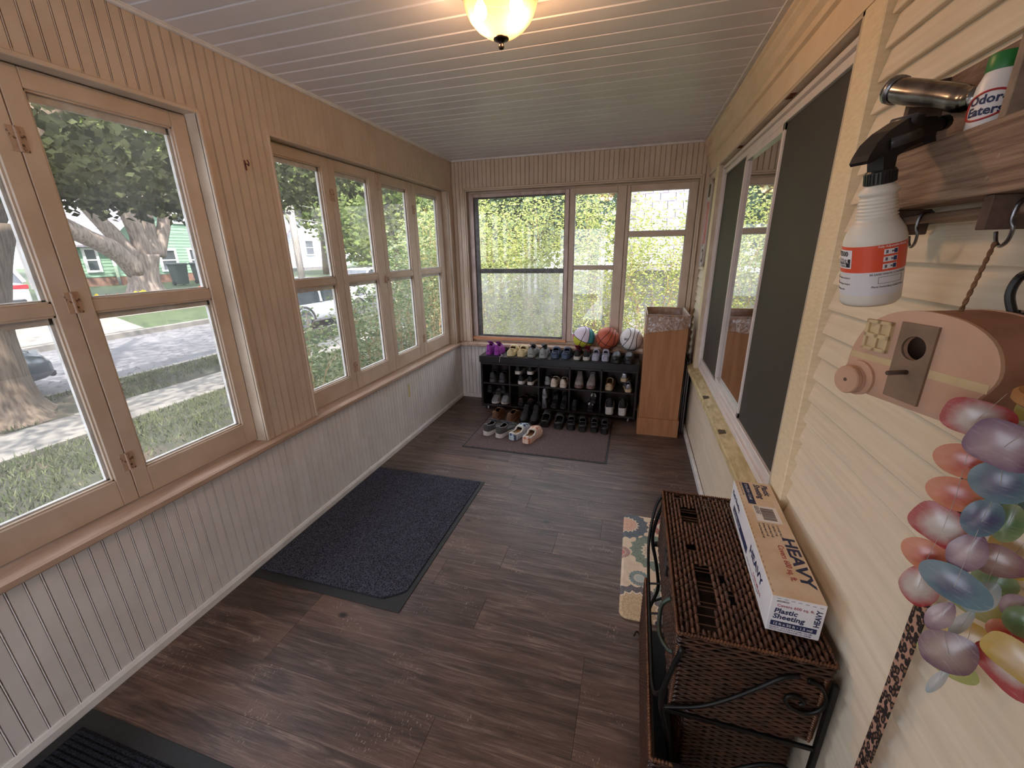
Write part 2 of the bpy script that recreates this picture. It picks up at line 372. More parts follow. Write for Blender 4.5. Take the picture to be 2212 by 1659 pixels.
def left_window(name, op, seams, glass_y):
    w = thing(name, kind='structure')
    f = MB()
    f.box(-.14, -.001, op[0]-.02, op[0], ZS-.03, ZH+.02).box(-.14, -.001, op[1], op[1]+.02, ZS-.03, ZH+.02).box(-.14, -.001, op[0], op[1], ZH, ZH+.02)
    f.box(-.15, -.115, op[0], op[0]+.02, ZS, ZH).box(-.15, -.115, op[1]-.02, op[1], ZS, ZH).box(-.15, -.115, op[0], op[1], ZH-.02, ZH).box(-.17, XB-.004, op[0], op[1], ZS-.03, ZS-.005)
    f.obj('window_frame', M['jamb'], w)
    e = [op[0]]+seams+[op[1]]
    for i in range(4): sash(w, e[i], e[i+1], *glass_y[i])
    for y in (seams[0], seams[2]):
        for z in ((1.99, 1.47, .83) if name == 'window_1' else (1.99, .83)): hinge(w, (XF, y, z))
    # catch where the two pairs meet
    lk = MB().box(XF, XF+.012, seams[1]-.028, seams[1]-.004, 1.40, 1.455, .003).box(XF, XF+.010, seams[1]+.004, seams[1]+.02, 1.41, 1.445, .003).tube([(XF+.014, seams[1]-.02, 1.43), (XF+.018, seams[1]+.012, 1.43)], .004)
    lk.obj('latch', M['sash_old'], w)
    b2 = MB().box(XF, XF+.010, seams[1]-.02, seams[1]-.004, ZH-.08, ZH-.01, .002).tube([(XF+.010, seams[1]-.012, ZH-.13), (XF+.010, seams[1]-.012, ZH-.02)], .005)
    b2.obj('bolt', M['sash_old'], w)
    return w
left_window('window_1', W1, [-.08, .455, .99], [(-.555, -.125), (-.035, .4), (.51, .934), (1.047, 1.511)])
left_window('window_2', W2, [2.473, 3.009, 3.538], [(2.016, 2.405), (2.530, 2.900), (3.064, 3.45), (3.597, 4.03)])
# stools: the cap over the wainscot, with its nosing
def stool(name, y0, y1):
    p = [(-.105, ZS-.006), (.030, ZS), (.040, ZS-.006), (.040, ZS-.026), (.034, ZS-.032), (.0, ZS-.032), (-.105, ZS-.032)]
    struct(name, MB().prism(p, 'y', y0, y1), M['stool'])
stool('trim_4', Y0, L)
p = [(L+.09, BZ[0]+.004), (L-.066, BZ[0]-.006), (L-.078, BZ[0]-.012), (L-.078, BZ[0]-.036), (L-.070, BZ[0]-.042), (L, BZ[0]-.042), (L+.09, BZ[0]-.042)]
struct('trim_5', MB().prism(p, 'x', .041, W), M['stool'])
# thin edge strips around the left openings
for i, (a, b) in enumerate((W1, W2)):
    struct('trim_%d' % (6+i), MB().box(-.002, .006, a, b+.004, ZH-.004, ZH+.012, .002).box(-.002, .006, b-.002, b+.012, ZS, ZH, .002).box(-.002, .006, a-.012, a+.002, ZS, ZH, .002), M['cream'])

# ------------------------------------------------------------------ back window: storm window and two sashes
w3 = thing('window_3', kind='structure')
yf = 4.286
f = MB()
f.box(BX[0]-.02, BX[0], L-.004, L+.13, BZ[0], BZ[1]+.02).box(BX[1], BX[1]+.02, L-.004, L+.13, BZ[0], BZ[1]+.02).box(BX[0], BX[1], L-.004, L+.13, BZ[1], BZ[1]+.02).box(BX[0], BX[1], yf+.02, L+.13, 2.165, BZ[1]).box(1.19, 1.23, yf+.031, L+.13, .69, 2.2).box(1.72, 1.76, yf+.031, L+.13, .69, 2.2).box(2.32, BX[1], yf+.031, L+.13, .69, 2.2)
f.box(BX[0], BX[1], yf-.001, L+.13, BZ[0], BZ[0]+.028)
f.obj('window_frame', M['jamb'], w3)
cs = MB()
for d, e, k in ((0, .014, .012), (.014, .030, .022)):
    cs.box(BX[0]-e, BX[0]-d, L-k, L, BZ[0]-.01, BZ[1]+e, .003).box(BX[1]+d, BX[1]+e, L-k, L, BZ[0]-.01, BZ[1]+e, .003).box(BX[0]-d, BX[1]+d, L-k, L, BZ[1]+d, BZ[1]+e, .003)
cs.obj('casing', M['cream'], w3)
MB().box(BX[0], 1.205, yf-.028, yf, BZ[0]+.02, BZ[0]+.05, .003).obj('bottom_strip', M['orange_wood'], w3)
# storm window
st = MB().box(BX[0]+.006, .215, yf-.012, yf+.05, .72, 2.185, .003).box(1.165, 1.205, yf-.012, yf+.05, .70, 2.185, .003).box(.215, 1.165, yf-.012, yf+.05, 2.150, 2.185, .003).box(.215, 1.165, yf-.01, yf+.05, .70, .726, .003)
sm = st.obj('storm_frame', M['alu'], w3)
a = MB().box(.215, .262, yf+.004, yf+.02, .726, 2.150, .002).box(1.157, 1.165, yf+.004, yf+.02, .726, 2.150).box(.262, 1.157, yf+.004, yf+.02, 1.405, 1.452, .003).box(.262, 1.157, yf+.004, yf+.02, 2.136, 2.150).box(.262, 1.157, yf-.004, yf+.02, .726, .742, .002)
a.obj('storm_sash', M['alu_dark'] if 'alu_dark' in M else M['alu'], sm)
MB().box(.25, 1.165, yf+.012, yf+.014, 1.45, 2.145).obj('pane', M['glass'], sm)
MB().box(.25, 1.165, yf+.016, yf+.018, .735, 1.41).obj('pane', M['glass_dirty'], sm)
def bsash(x0, x1, g0, g1, mz, zb):
    m = MB().box(x0, g0, yf, yf+.03, .70, 2.19, .003).box(g1, x1, yf, yf+.03, .70, 2.19, .003).box(g0, g1, yf, yf+.03, 2.139, 2.19, .003).box(g0, g1, yf, yf+.03, .70, zb, .003).box(g0, g1, yf+.003, yf+.028, mz[0], mz[1], .003)
    s = m.obj('sash', M['sash'], w3)
    for p, q in ((zb, mz[0]), (mz[1], 2.139)):
        MB().box(g0, g0+.008, yf+.008, yf+.03, p, q).box(g1-.008, g1, yf+.008, yf+.03, p, q).box(g0, g1, yf+.008, yf+.03, p, p+.008).box(g0, g1, yf+.008, yf+.03, q-.008, q).obj('putty_strip', M['putty'], s)
        MB().box(g0, g1, yf+.012, yf+.014, p, q).obj('pane', M['glass'], s)
bsash(1.207, 1.738, 1.256, 1.655, (1.443, 1.474), .778)
bsash(1.742, 2.348, 1.771, 2.283, (1.743, 1.783), .778)

# ------------------------------------------------------------------ right wall: siding, casing, crown, the three-lite window
E_ = .0705; Z_ = 1.587
WY = (1.536, 3.645); CY = (1.42, 3.76); XC = 2.40
mb = MB().box(2.4365, 2.56, Y0, L+.1, -.1, .617).box(2.4365, 2.56, Y0, WY[0]-.002, .617, H+3).box(2.4365, 2.56, WY[1]+.002, L+.1, .617, H+3).box(2.4365, 2.56, WY[0]-.002, WY[1]+.002, ZH+.002, H+3)
wr = struct('wall_right', mb, M['siding'])
def siding(y0, y1, z0, z1):
    k0 = math.floor((z0-Z_)/E_); k1 = math.ceil((z1-Z_)/E_)
    for k in range(k0, k1):
        a = max(Z_+k*E_, z0); b = min(Z_+(k+1)*E_, z1)
        if b-a < .004: continue
        t0 = (a-(Z_+k*E_))/E_; t1 = (b-(Z_+k*E_))/E_
        xo = lambda t: 2.4165+.015*t
        p = [(xo(t0), 0), (xo(t1)+.0004, b-a), (2.436, b-a), (2.436, 0)]
        if t0 == 0: p = [(2.4185, -.0015), (2.4165, .0008), (xo(t1)+.0004, b-a), (2.436, b-a), (2.436, 0)]
        # boards butt at random joints
        cuts = [y0]; yy = y0+random.uniform(.9, 2.4)
        while yy < y1-.5: cuts.append(yy); yy += 2.6
        cuts.append(y1)
        for u, v in zip(cuts, cuts[1:]):
            MB().prism([(q[0], q[1]) for q in p], 'y', u+.0004, v-.0004).obj('siding_board', M['siding'], wr, loc=(0, 0, a))
siding(Y0, CY[0]+.005, .05, 2.315)
siding(CY[1]-.005, L, .05, 2.315)
siding(CY[0]+.005, CY[1]-.005, .05, .635)
# crown and frieze
pr = [(XC, ZH), (XC, 2.318), (2.385, 2.322), (2.385, 2.338), (2.392, 2.342), (2.392, 2.36), (2.372, 2.372), (2.372, 2.388), (2.38, 2.392), (2.38, 2.43), (2.362, 2.444), (2.362, 2.456), (2.350, 2.462), (2.350, 2.474), (2.366, 2.48), (2.366, 2.51), (2.436, 2.51), (2.436, ZH)]
struct('trim_8', MB().prism(pr[1:], 'y', Y0, L-.02) .prism([(XC, ZH), (XC, 2.32), (2.436, 2.32), (2.436, ZH)], 'y', CY[0], CY[1]), M['trim_cream'])
w4 = thing('window_4', kind='structure')
MB().box(XC, 2.437, CY[0], WY[0], .648, ZH-.001, .003).obj('casing', M['trim_grain'], w4)
MB().box(XC, 2.437, WY[1], CY[1], .648, ZH-.001, .003).obj('casing', M['trim_grain'], w4)
MB().box(2.402, 2.53, WY[0]-.001, WY[0]+.015, .66, ZH).box(2.402, 2.53, WY[1]-.015, WY[1]+.001, .66, ZH).box(2.402, 2.53, WY[0], WY[1], ZH-.012, ZH+.001).obj('jamb', M['jamb'], w4)
ps = [(2.362, .618), (2.362, .644), (2.368, .650), (2.44, .668), (2.53, .68), (2.53, .618)]
MB().prism(ps, 'y', CY[0]-.02, CY[1]+.03).obj('sill', M['peel'], w4)
for yy, dz in ((2.28, 0), (2.86, 0)):
    MB().box(2.372, 2.41, yy, yy+.05, .644, .660, .002).obj('rust_patch', M['bare_patch'] if 'bare_patch' in M else M['alu'], w4)
for yy in (2.13, 3.02):
    mb = MB()
    for q in range(5):
        a = yy+q*.016; mb.box(2.408, 2.43, a, a+.011, ZH-.0135-.003*(q % 2), ZH-.0105, .0008)
    mb.obj('rust_patch', M['rust'], w4)
fx = 2.440
o0, o1 = WY[0]+.015, WY[1]-.015; zb0, zb1 = .672, 2.19
fr = MB()
for d, e, x in ((0, .028, fx-.012), (.028, .052, fx+.004), (.052, .085, fx-.004)):
    fr.box(x, 2.52, o0+d*.6, o0+e*.6, zb0+d, zb1-d*.7, .002).box(x, 2.52, o1-e*.6, o1-d*.6, zb0+d, zb1-d*.7, .002)
    fr.box(x, 2.52, o0+d*.6, o1-d*.6, zb0+d, zb0+e, .002).box(x, 2.52, o0+d*.6, o1-d*.6, zb1-e*.7, zb1-d*.7, .002)
fr.obj('vinyl_frame', M['vinyl'], w4)
zi0, zi1 = zb0+.085, zb1-.058; yi0, yi1 = o0+.05, o1-.05
ym = (2.27, 2.965)
g = MB().box(fx, fx+.035, ym[0], ym[0]+.018, zi0, zi1, .002).box(fx, fx+.035, ym[1]-.02, ym[1], zi0, zi1, .002).box(fx+.004, fx+.035, ym[1], ym[1]+.02, zi0, zi1, .002).box(fx, fx+.035, ym[0], ym[1], zi0, zi0+.03, .002).box(fx, fx+.035, ym[0], ym[1], zi1-.03, zi1, .002)
g.obj('fixed_sash', M['vinyl'], w4)
MB().box(fx+.018, fx+.022, ym[0]+.015, ym[1]-.015, zi0+.02, zi1-.02).obj('pane', M['glass_dark'], w4)
for a, b in ((yi0, ym[0]), (ym[1]+.02, yi1)):
    s = MB().box(fx+.010, fx+.012, a, b, zi0, zi1).obj('insect_screen', M['screen'], w4)
    MB().box(fx+.02, fx+.05, a, a+.09, zi0, zi1, .003).box(fx+.02, fx+.05, b-.09, b, zi0, zi1, .003).box(fx+.02, fx+.05, a+.09, b-.09, zi0, zi0+.08, .003).box(fx+.02, fx+.05, a+.09, b-.09, zi1-.08, zi1, .003).obj('inner_sash', M['brown_sash'], s)
    MB().box(fx+.034, fx+.037, a+.08, b-.08, zi0+.07, zi1-.07).obj('pane', M['glass_dark'], s)
# room shell behind that window, its dimness put into a dark colour, and the roof of the porch
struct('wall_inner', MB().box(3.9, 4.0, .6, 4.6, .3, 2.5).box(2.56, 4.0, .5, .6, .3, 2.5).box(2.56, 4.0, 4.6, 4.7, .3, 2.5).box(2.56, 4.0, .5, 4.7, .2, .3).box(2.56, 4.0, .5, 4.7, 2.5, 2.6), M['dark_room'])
struct('roof', MB().prism([(-.55, 2.55), (2.5, 3.1), (2.5, 3.22), (-.6, 2.64)], 'y', Y0-.5, L+.5).box(-.12, 0, Y0-.1, L+.1, 2.49, 2.66).box(0, 2.5, L+.02, L+.1, 2.49, 3.1).box(0, 2.5, Y0-.1, Y0, 2.49, 3.1), M['trim_cream'])

# ------------------------------------------------------------------ ceiling lamp
LX, LY = 1.358, 1.657
def bowl_mat():
    T = NT('mottled_lamp_glass'); v = T.coords(); T.n.remove(T.b)
    tl = T.node('ShaderNodeBsdfTranslucent'); tp = T.node('ShaderNodeBsdfTransparent'); gl = T.node('ShaderNodeBsdfGlossy'); gl.inputs['Roughness'].default_value = .08
    sp = T.ramp(T.noise(v, 90, 3), [(.66, lin((146, 104, 70))), (.74, lin((84, 54, 32)))])
    T.link(sp, tl.inputs[0]); tp.inputs[0].default_value = lin((255, 226, 190))
    df = T.node('ShaderNodeBsdfDiffuse'); T.link(sp, df.inputs[0])
    m0 = T.node('ShaderNodeMixShader'); m0.inputs[0].default_value = .35; T.link(tl.outputs[0], m0.inputs[1]); T.link(df.outputs[0], m0.inputs[2])
    m1 = T.node('ShaderNodeMixShader'); m1.inputs[0].default_value = .42; T.link(m0.outputs[0], m1.inputs[1]); T.link(tp.outputs[0], m1.inputs[2])
    lw = T.node('ShaderNodeLayerWeight'); lw.inputs[0].default_value = .5; m2 = T.node('ShaderNodeMixShader'); T.link(T.math('MULTIPLY', T.math('POWER', lw.outputs['Facing'], 4.0), .6), m2.inputs[0]); T.link(m1.outputs[0], m2.inputs[1]); T.link(gl.outputs[0], m2.inputs[2])
    T.link(m2.outputs[0], T.out.inputs[0]); return T.m
M['bowl'] = bowl_mat()
lamp = thing('ceiling_lamp', 'flush ceiling lamp with bronze rim and mottled amber glass bowl', 'lamp', (LX, LY, H)); lamp.scale = (.8, .8, .8)
MB().lathe([(.0, 0), (.19, 0), (.196, -.012), (.192, -.03), (.178, -.04), (.170, -.048), (.160, -.048)], 40).obj('rim', M['bronze'], lamp, smooth=True)
prof = [(.164, -.045), (.162, -.07), (.152, -.105), (.134, -.14), (.105, -.17), (.07, -.192), (.035, -.203), (.012, -.206)]
MB().lathe(prof, 40).obj('glass_bowl', M['bowl'], lamp, smooth=True)
MB().lathe([(.0, -.201), (.012, -.202), (.033, -.206), (.034, -.211), (.02, -.217), (.010, -.222), (.010, -.232), (.013, -.238), (.010, -.246), (.0, -.249)], 20).obj('finial', M['bronze'], lamp, smooth=True)
T = NT('lit_bulb'); T.b.inputs['Base Color'].default_value = (.25, .22, .18, 1); T.b.inputs['Emission Color'].default_value = lin((255, 205, 140)); T.b.inputs['Emission Strength'].default_value = 1.6; M['bulb'] = T.m
for sx in (-1, 1):
    MB().lathe([(.0, .035), (.012, .033), (.014, .02), (.026, 0), (.030, -.018), (.024, -.036), (.01, -.046), (.0, -.048)], 16).obj('bulb', M['bulb'], lamp, smooth=True, loc=(sx*.080, -.035, -.10))
    pl = bpy.data.lights.new('bulb_light', 'POINT'); pl.energy = LAMP_W; pl.color = (1, .77, .58); pl.shadow_soft_size = .03
    po = bpy.data.objects.new('bulb_light', pl); C.objects.link(po); po.parent = lamp; po.location = (sx*.080, -.035, -.165+.02)

# ------------------------------------------------------------------ mats on the floor
def pile_mat(name, c1, c2, scale):
    T = NT(name); v = T.coords(); a = T.noise(v, scale, 2, .6); T.link(T.ramp(a, [(.38, lin(c1)), (.62, lin(c2))]), T.b.inputs['Base Color'])
    T.b.inputs['Roughness'].default_value = .95; T.b.inputs['Specular IOR Level'].default_value = .15; T.bump(a, .8, .004); return T.m
M['black_pile'] = pile_mat('black_loop_pile', (20, 21, 28), (88, 90, 104), 230)
M['brown_pile'] = pile_mat('brown_flat_pile', (66, 54, 54), (130, 112, 110), 230)
M['rib_pile'] = pile_mat('black_ribbed_pile', (16, 17, 22), (44, 46, 54), 150)
m1 = thing('door_mat', 'black loop-pile mat with rubber border lying along the wainscot', 'mat', (0, 0, 0))
MB().box(.016, .909, 1.291, 2.486, .0, .004, .002).obj('rubber_border', M['black_rubber'], m1)
mb = MB(); nx, ny = 60, 80
mb.prism([(.036, 1.345), (.79, 1.345), (.862, 1.40), (.880, 1.42), (.880, 2.466), (.036, 2.466)], 'z', .003, .011)
mb.obj('carpet_pile', M['black_pile'], m1)
# loose loops standing up so the pile has a rough edge
mb = MB()
for k in range(5200):
    x, y = random.uniform(.038, .876), random.uniform(1.348, 2.463)
    if y < 1.345+(x-.79)*.75+.004 and x > .79: continue
    r = random.uniform(.003, .006); a = random.uniform(0, PI); h = random.uniform(.002, .005)
    c, s = math.cos(a)*r, math.sin(a)*r
    mb.add([(x-c, y-s, .0105), (x+c, y+s, .0105), (x-s*.5, y+c*.5, .011+h)], [(0, 1, 2)])
mb.obj('loop_tufts', M['black_pile'], m1, kind='stuff')
m2 = thing('shoe_rug', 'brown mottled flat rug with black edge in front of the shoe bench', 'rug')
MB().box(.515, 1.757, 2.985, 3.86, 0, .004, .002).obj('rubber_border', M['black_rubber'], m2)
MB().box(.530, 1.742, 3.0, 3.845, .003, .008, .002).obj('carpet_pile', M['brown_pile'], m2)
m3 = thing('scraper_mat', 'black ribbed scraper mat nearest the camera at the wainscot foot', 'mat')
MB().box(.017, .93, -.32, .60, 0, .004, .002).obj('rubber_border', M['black_rubber'], m3)
MB().box(.062, .885, -.27, .545, .003, .006).obj('mat_base', M['rib_pile'], m3)
k = 0; y = -.262
rib = MB().prism([(-.0065, 0), (-.004, .006), (.004, .006), (.0065, 0)], 'x', 0, .815).mesh('rib')
while y < .54:
    link('rib', rib, M['rib_pile'], m3, loc=(.066, y, .005)); y += .0165
# patterned kitchen mat
def medallion_mat():
    T = NT('medallion_print'); v = T.coords(); sep = T.node('ShaderNodeSeparateXYZ'); T.link(v, sep.inputs[0])
    base = T.ramp(T.noise(v, 24, 4), [(.35, lin((214, 192, 164))), (.65, lin((228, 210, 184)))])
    nz = T.noise(v, 120, 2); col = base
    vor = T.node('ShaderNodeTexVoronoi', feature='DISTANCE_TO_EDGE'); vor.inputs['Scale'].default_value = 130; T.link(v, vor.inputs['Vector'])
    vein = T.ramp(vor.outputs['Distance'], [(.02, (0, 0, 0, 1)), (.10, (1, 1, 1, 1))])
    # (x, y, radius, rim colour, disc colour, inner ratio)
    for cx, cy, R, c1, c2, q in ((1.925, 2.235, .135, (104, 116, 128), (222, 176, 150), .52), (2.10, 2.02, .155, (142, 160, 142), (216, 196, 172), .55), (2.145, 2.26, .09, (186, 116, 104), (198, 206, 194), .45), (2.0, 1.80, .055, (152, 172, 172), (186, 196, 190), .5), (1.905, 1.98, .05, (206, 160, 150), (196, 120, 116), .5), (1.985, 1.60, .150, (122, 116, 122), (206, 178, 140), .68), (2.13, 1.72, .07, (150, 164, 152), (214, 190, 160), .5)):
        dx = T.math('SUBTRACT', sep.outputs[0], cx); dy = T.math('SUBTRACT', sep.outputs[1], cy)
        d = T.math('SQRT', T.math('ADD', T.math('MULTIPLY', dx, dx), T.math('MULTIPLY', dy, dy)))
        an = T.math('ARCTAN2', dy, dx); lob = T.math('MULTIPLY', T.math('ABSOLUTE', T.math('SINE', T.math('MULTIPLY', an, 9.0))), .10)
        rr = T.math('ADD', T.math('DIVIDE', d, R), lob)
        ring = T.mix(T.math('MULTIPLY', vein, .75), lin(tuple(int(k*.55) for k in c1)), lin(c1))
        disc = T.mix(T.math('MULTIPLY', T.ramp(T.math('FRACT', T.math('MULTIPLY', rr, 5.5)), [(.35, (0, 0, 0, 1)), (.6, (1, 1, 1, 1))]), .35), lin(c2), lin(tuple(int(k*.68) for k in c2)))
        inner = T.math('LESS_THAN', rr, q); edge = T.math('LESS_THAN', T.math('ABSOLUTE', T.math('SUBTRACT', rr, q+.03)), .035)
        c = T.mix(inner, ring, disc); c = T.mix(edge, c, lin((226, 208, 184)))
        col = T.mix(T.math('LESS_THAN', rr, 1.0), col, c)
    T.link(col, T.b.inputs['Base Color']); T.b.inputs['Roughness'].default_value = .5; T.bump(nz, .25); return T.m
M['medallion'] = medallion_mat()
m4 = thing('cushion_mat', 'cream cushioned mat printed with medallions under the wicker chest', 'mat')
def rrect(x0, x1, y0, y1, r, n=5):
    p = []
    for cx, cy, a0 in ((x1-r, y1-r, 0), (x0+r, y1-r, PI/2), (x0+r, y0+r, PI), (x1-r, y0+r, 1.5*PI)):
        for k in range(n+1): a = a0+k*PI/2/n; p.append((cx+r*math.cos(a), cy+r*math.sin(a)))
    return p
mb = MB(); rings = []
for ins, z in ((.0, .0), (.0, .006), (.004, .012), (.012, .015)):
    rings.append([(x, y, z) for x, y in rrect(1.908+ins, 2.30-ins, 1.545+ins, 2.345-ins, .035)])
mb.loft(rings); mb.obj('mat_pad', M['medallion'], m4)

# ------------------------------------------------------------------ shoe bench
M['bench'] = mat('black_brown_laminate', (30, 22, 22), (38, 28, 27), scale=6, stretch=(.3, 4, 4), rough=.38)
M['bench_top'] = mat('black_bench_top', (30, 29, 31), (24, 23, 25), scale=20, rough=.3, bump=.08)
M['bench_back'] = mat('bench_back_board', (60, 36, 30), (48, 30, 26), scale=6, stretch=(3, 1, .4), rough=.5)
bx0, bx1, by0, by1 = .372, 1.962, 3.885, 4.192
bench = thing('shoe_bench', 'long black cubby bench full of shoes under the end window', 'bench', (0, 0, 0))
MB().box(bx0-.006, bx1+.004, by0-.012, by1, .528, .597, .004).obj('bench_top', M['bench_top'], bench)
MB().box(bx0, bx0+.022, by0, by1, .035, .528, .002).obj('side_panel', M['bench'], bench)
MB().box(bx1-.022, bx1, by0, by1, .035, .528, .002).obj('side_panel', M['bench'], bench)
MB().box(bx0+.022, bx1-.022, by0+.004, by1, .04, .062, .002).obj('bottom_shelf', M['bench'], bench)
MB().box(bx0+.022, bx1-.022, by0+.004, by1-.01, .290, .306, .002).obj('middle_shelf', M['bench'], bench)
for x in (.688, .998, 1.312, 1.622):
    MB().box(x-.008, x+.008, by0+.006, by1-.01, .062, .528, .002).obj('divider', M['bench'], bench)
MB().box(bx0+.01, bx1-.01, by1-.008, by1-.001, .05, .53).obj('back_board', M['bench_back'], bench)
MB().box(bx0+.022, bx1-.022, by0+.006, by0+.02, .505, .528, .001).obj('front_rail', M['bench'], bench)
ft = MB().lathe([(.018, 0), (.02, .006), (.016, .035)], 12, cap=True).mesh('foot')
for x in (bx0+.06, bx1-.06):
    for y in (by0+.04, by1-.04): link('foot', ft, M['steel'], bench, loc=(x, y, 0))

# ------------------------------------------------------------------ shoes
def shoe_mat(name, c, rough=.6, c2=None, scale=40, metal=0): 
    if name not in M: M[name] = mat(name, c, c2 or tuple(max(0, int(k*.86)) for k in c), scale=scale, rough=rough, metal=metal, bump=.15, bscale=120)
    return M[name]
OUT = [(0, .34), (.03, .62), (.10, .78), (.25, .80), (.45, .77), (.62, .93), (.75, 1.0), (.86, .90), (.94, .66), (.98, .42), (1, .16)]
def shoe(name, label, group, spec, loc, rz, side=1, tilt=(0, 0)):
    g = spec.get; Ln, Wd = g('L', .27), g('W', .1)*.90
    root = thing(name, label, g('cat', 'shoe'), loc, (tilt[0], tilt[1], rz), group)
    S = [0, .015, .04, .08, .14, .2, .27, .34, .41, .48, .55, .62, .69, .76, .83, .89, .94, .975, 1]
    hw = lambda s: Wd/2*interp(OUT, s)
    cx = lambda s: side*Wd*.03*max(0, s-.45)/.55*(1 if s < .85 else 1-.6*(s-.85)/.15)
    zs = lambda s: interp(g('sole', [(0, .03), (.45, .024), (1, .016)]), s)
    toe = lambda s: g('spring', .006)*max(0, s-.75)/.25
    Hh = lambda s: interp(g('H'), s)
    # sole
    for nm, z0, z1, off, m in [('sole', None, None, .004, g('msole'))] + ([('outsole', -.0, .008, .006, g('mout'))] if g('mout') else []):
        r0 = []; rings = []
        lefts = [(s, -1) for s in S]; rights = [(s, 1) for s in reversed(S)]
        path = lefts+rights
        ringf = lambda zf, o: [(cx(s)+d*(hw(s)+o), s*Ln+(o if s > .97 else (-o if s < .02 else 0)), zf(s)) for s, d in path]
        if nm == 'sole': rings = [ringf(lambda s: toe(s), off*.4), ringf(lambda s: toe(s)+.004, off), ringf(lambda s: zs(s)*.6+toe(s), off*.8), ringf(lambda s: zs(s)+toe(s)+g('lip', .004), off), ringf(lambda s: zs(s)+toe(s)+g('lip', .004), -.003)]
        else: rings = [ringf(lambda s: toe(s)-.001, off*.6), ringf(lambda s: toe(s)+.007, off), ringf(lambda s: toe(s)+.0075, 0)]
        mb = MB(); n = len(S)
        v = [p for r in rings for p in r]; k2 = 2*n; f = []
        for j in range(len(rings)-1):
            for i in range(k2):
                a = j*k2+i; b = j*k2+(i+1) % k2; f.append((a, b, b+k2, a+k2))
        for j, fl_ in ((0, 0), (len(rings)-1, 1)):
            for i in range(n-1): q = (j*k2+i, j*k2+i+1, j*k2+k2-2-i, j*k2+k2-1-i); f.append(q if fl_ else q[::-1])
        mb.add(v, f); mb.obj(nm, m, root, smooth=False)
    # insole
    mb = MB(); q = [s for s in S if .01 < s < .9]
    v = [(cx(s)+d*(hw(s)-.003), s*Ln, zs(s)+g('lip', .004)+.003) for s in q for d in (-1, 1)]
    mb.add(v, [(2*i, 2*i+1, 2*i+3, 2*i+2) for i in range(len(q)-1)]); mb.obj('insole', g('mlin'), root)
    # upper, one or more bands of it
    Mn = 15; tt = [PI*i/(Mn-1) for i in range(Mn)]
    def pt(s, t, grow=0):
        c, sn = math.cos(t), math.sin(t); e = g('sq', .72)
        return Vector((cx(s)+(hw(s)+grow)*math.copysign(abs(c)**e, c), s*Ln, zs(s)+toe(s)+.002+(Hh(s)+grow)*abs(sn)**e))
    o0, o1, t0 = g('open', (.02, .5, .62))
    edge = []
    for bi, (a, b, nm, m) in enumerate(g('bands', [(0, 1, 'upper', g('mup'))])):
        SS = sorted(set([s for s in S if a < s < b]+[a, b]))
        v = []; f = []; om = lambda s: (o0 < s < o1) and g('open')
        tw = lambda s: t0 if not om(s) else t0
        for s in SS: v += [pt(s, t) for t in tt]
        for j in range(len(SS)-1):
            sm = (SS[j]+SS[j+1])/2
            for i in range(Mn-1):
                tm = (tt[i]+tt[i+1])/2
                if g('open') and o0 < sm < o1 and t0 < tm < PI-t0: continue
                A = j*Mn+i; f.append((A, A+1, A+1+Mn, A+Mn))
        if a == 0: f.append(tuple(range(Mn-1, -1, -1)))
        mb = MB(); mb.add(v, f); me = mb.mesh(nm, True); o = link(nm, me, m, root)
        sol = o.modifiers.new('thick', 'SOLIDIFY'); sol.thickness = g('thick', .005); sol.offset = -1
        sub = o.modifiers.new('smooth', 'SUBSURF'); sub.levels = 1; sub.render_levels = 1
    if g('open') and g('mrim'):
        R = [s for s in S if o0 < s < o1]; i0 = min(range(Mn), key=lambda i: abs(tt[i]-t0))
        while tt[i0] < t0-1e-6 and (tt[i0]+tt[i0+1])/2 < t0: i0 += 1
        pa = [pt(s, tt[i0]) for s in R]; pb = [pt(s, tt[Mn-1-i0]) for s in R]
        fr = [pt(R[-1], tt[i]) for i in range(i0+1, Mn-1-i0)]; bk = [pt(R[0], tt[i]) for i in range(Mn-2-i0, i0, -1)]
        MB().tube(pa+fr+pb[::-1]+bk+[pa[0]], g('rim', .004), 6).obj('collar', g('mrim'), root, smooth=True)
    if g('tongue'):
        s = o1; p = [pt(s-.01, PI/2, -.004)+Vector((0, 0, 0)), pt(s-.08, PI/2, 0)*1.0]
        b0 = pt(s+.02, PI/2, -.003); mb = MB(); rr = []
        for k in range(4):
            c = b0+Vector((0, -.016*k, .010*k)); wd = .026+.002*k
            rr.append([(c.x-wd, c.y, c.z-.008), (c.x-wd*.5, c.y, c.z), (c.x+wd*.5, c.y, c.z), (c.x+wd, c.y, c.z-.008), (c.x, c.y+.004, c.z-.006)])
        mb.loft(rr); mb.obj('tongue', g('mtongue', g('mup')), root, smooth=True)
    if g('laces'):
        mb = MB()
        for k in range(g('nlace', 5)):
            s = o1+.015+.045*k
            for dz in (0, 1): mb.tube([pt(s+.02*dz*(1 if i < 2 else -1)*0+.012*(i-2)*(1 if dz else -1)*.5, PI*(.34+.08*i), .0025) for i in range(5)], .0026, 5)
        mb.obj('laces', g('mlace'), root)
    if g('cap'):   # rubber toe or heel patch that sits proud of the upper
        for (a, b, ta, tb, nm, m) in g('cap'):
            SS = [a+(b-a)*k/5 for k in range(6)]; T_ = [ta+(tb-ta)*k/8 for k in range(9)]
            mb = MB(); mb.add([pt(s, t, .002) for s in SS for t in T_], [(j*9+i, j*9+i+1, (j+1)*9+i+1, (j+1)*9+i) for j in range(5) for i in range(8)])
            mb.obj(nm, m, root, smooth=True)
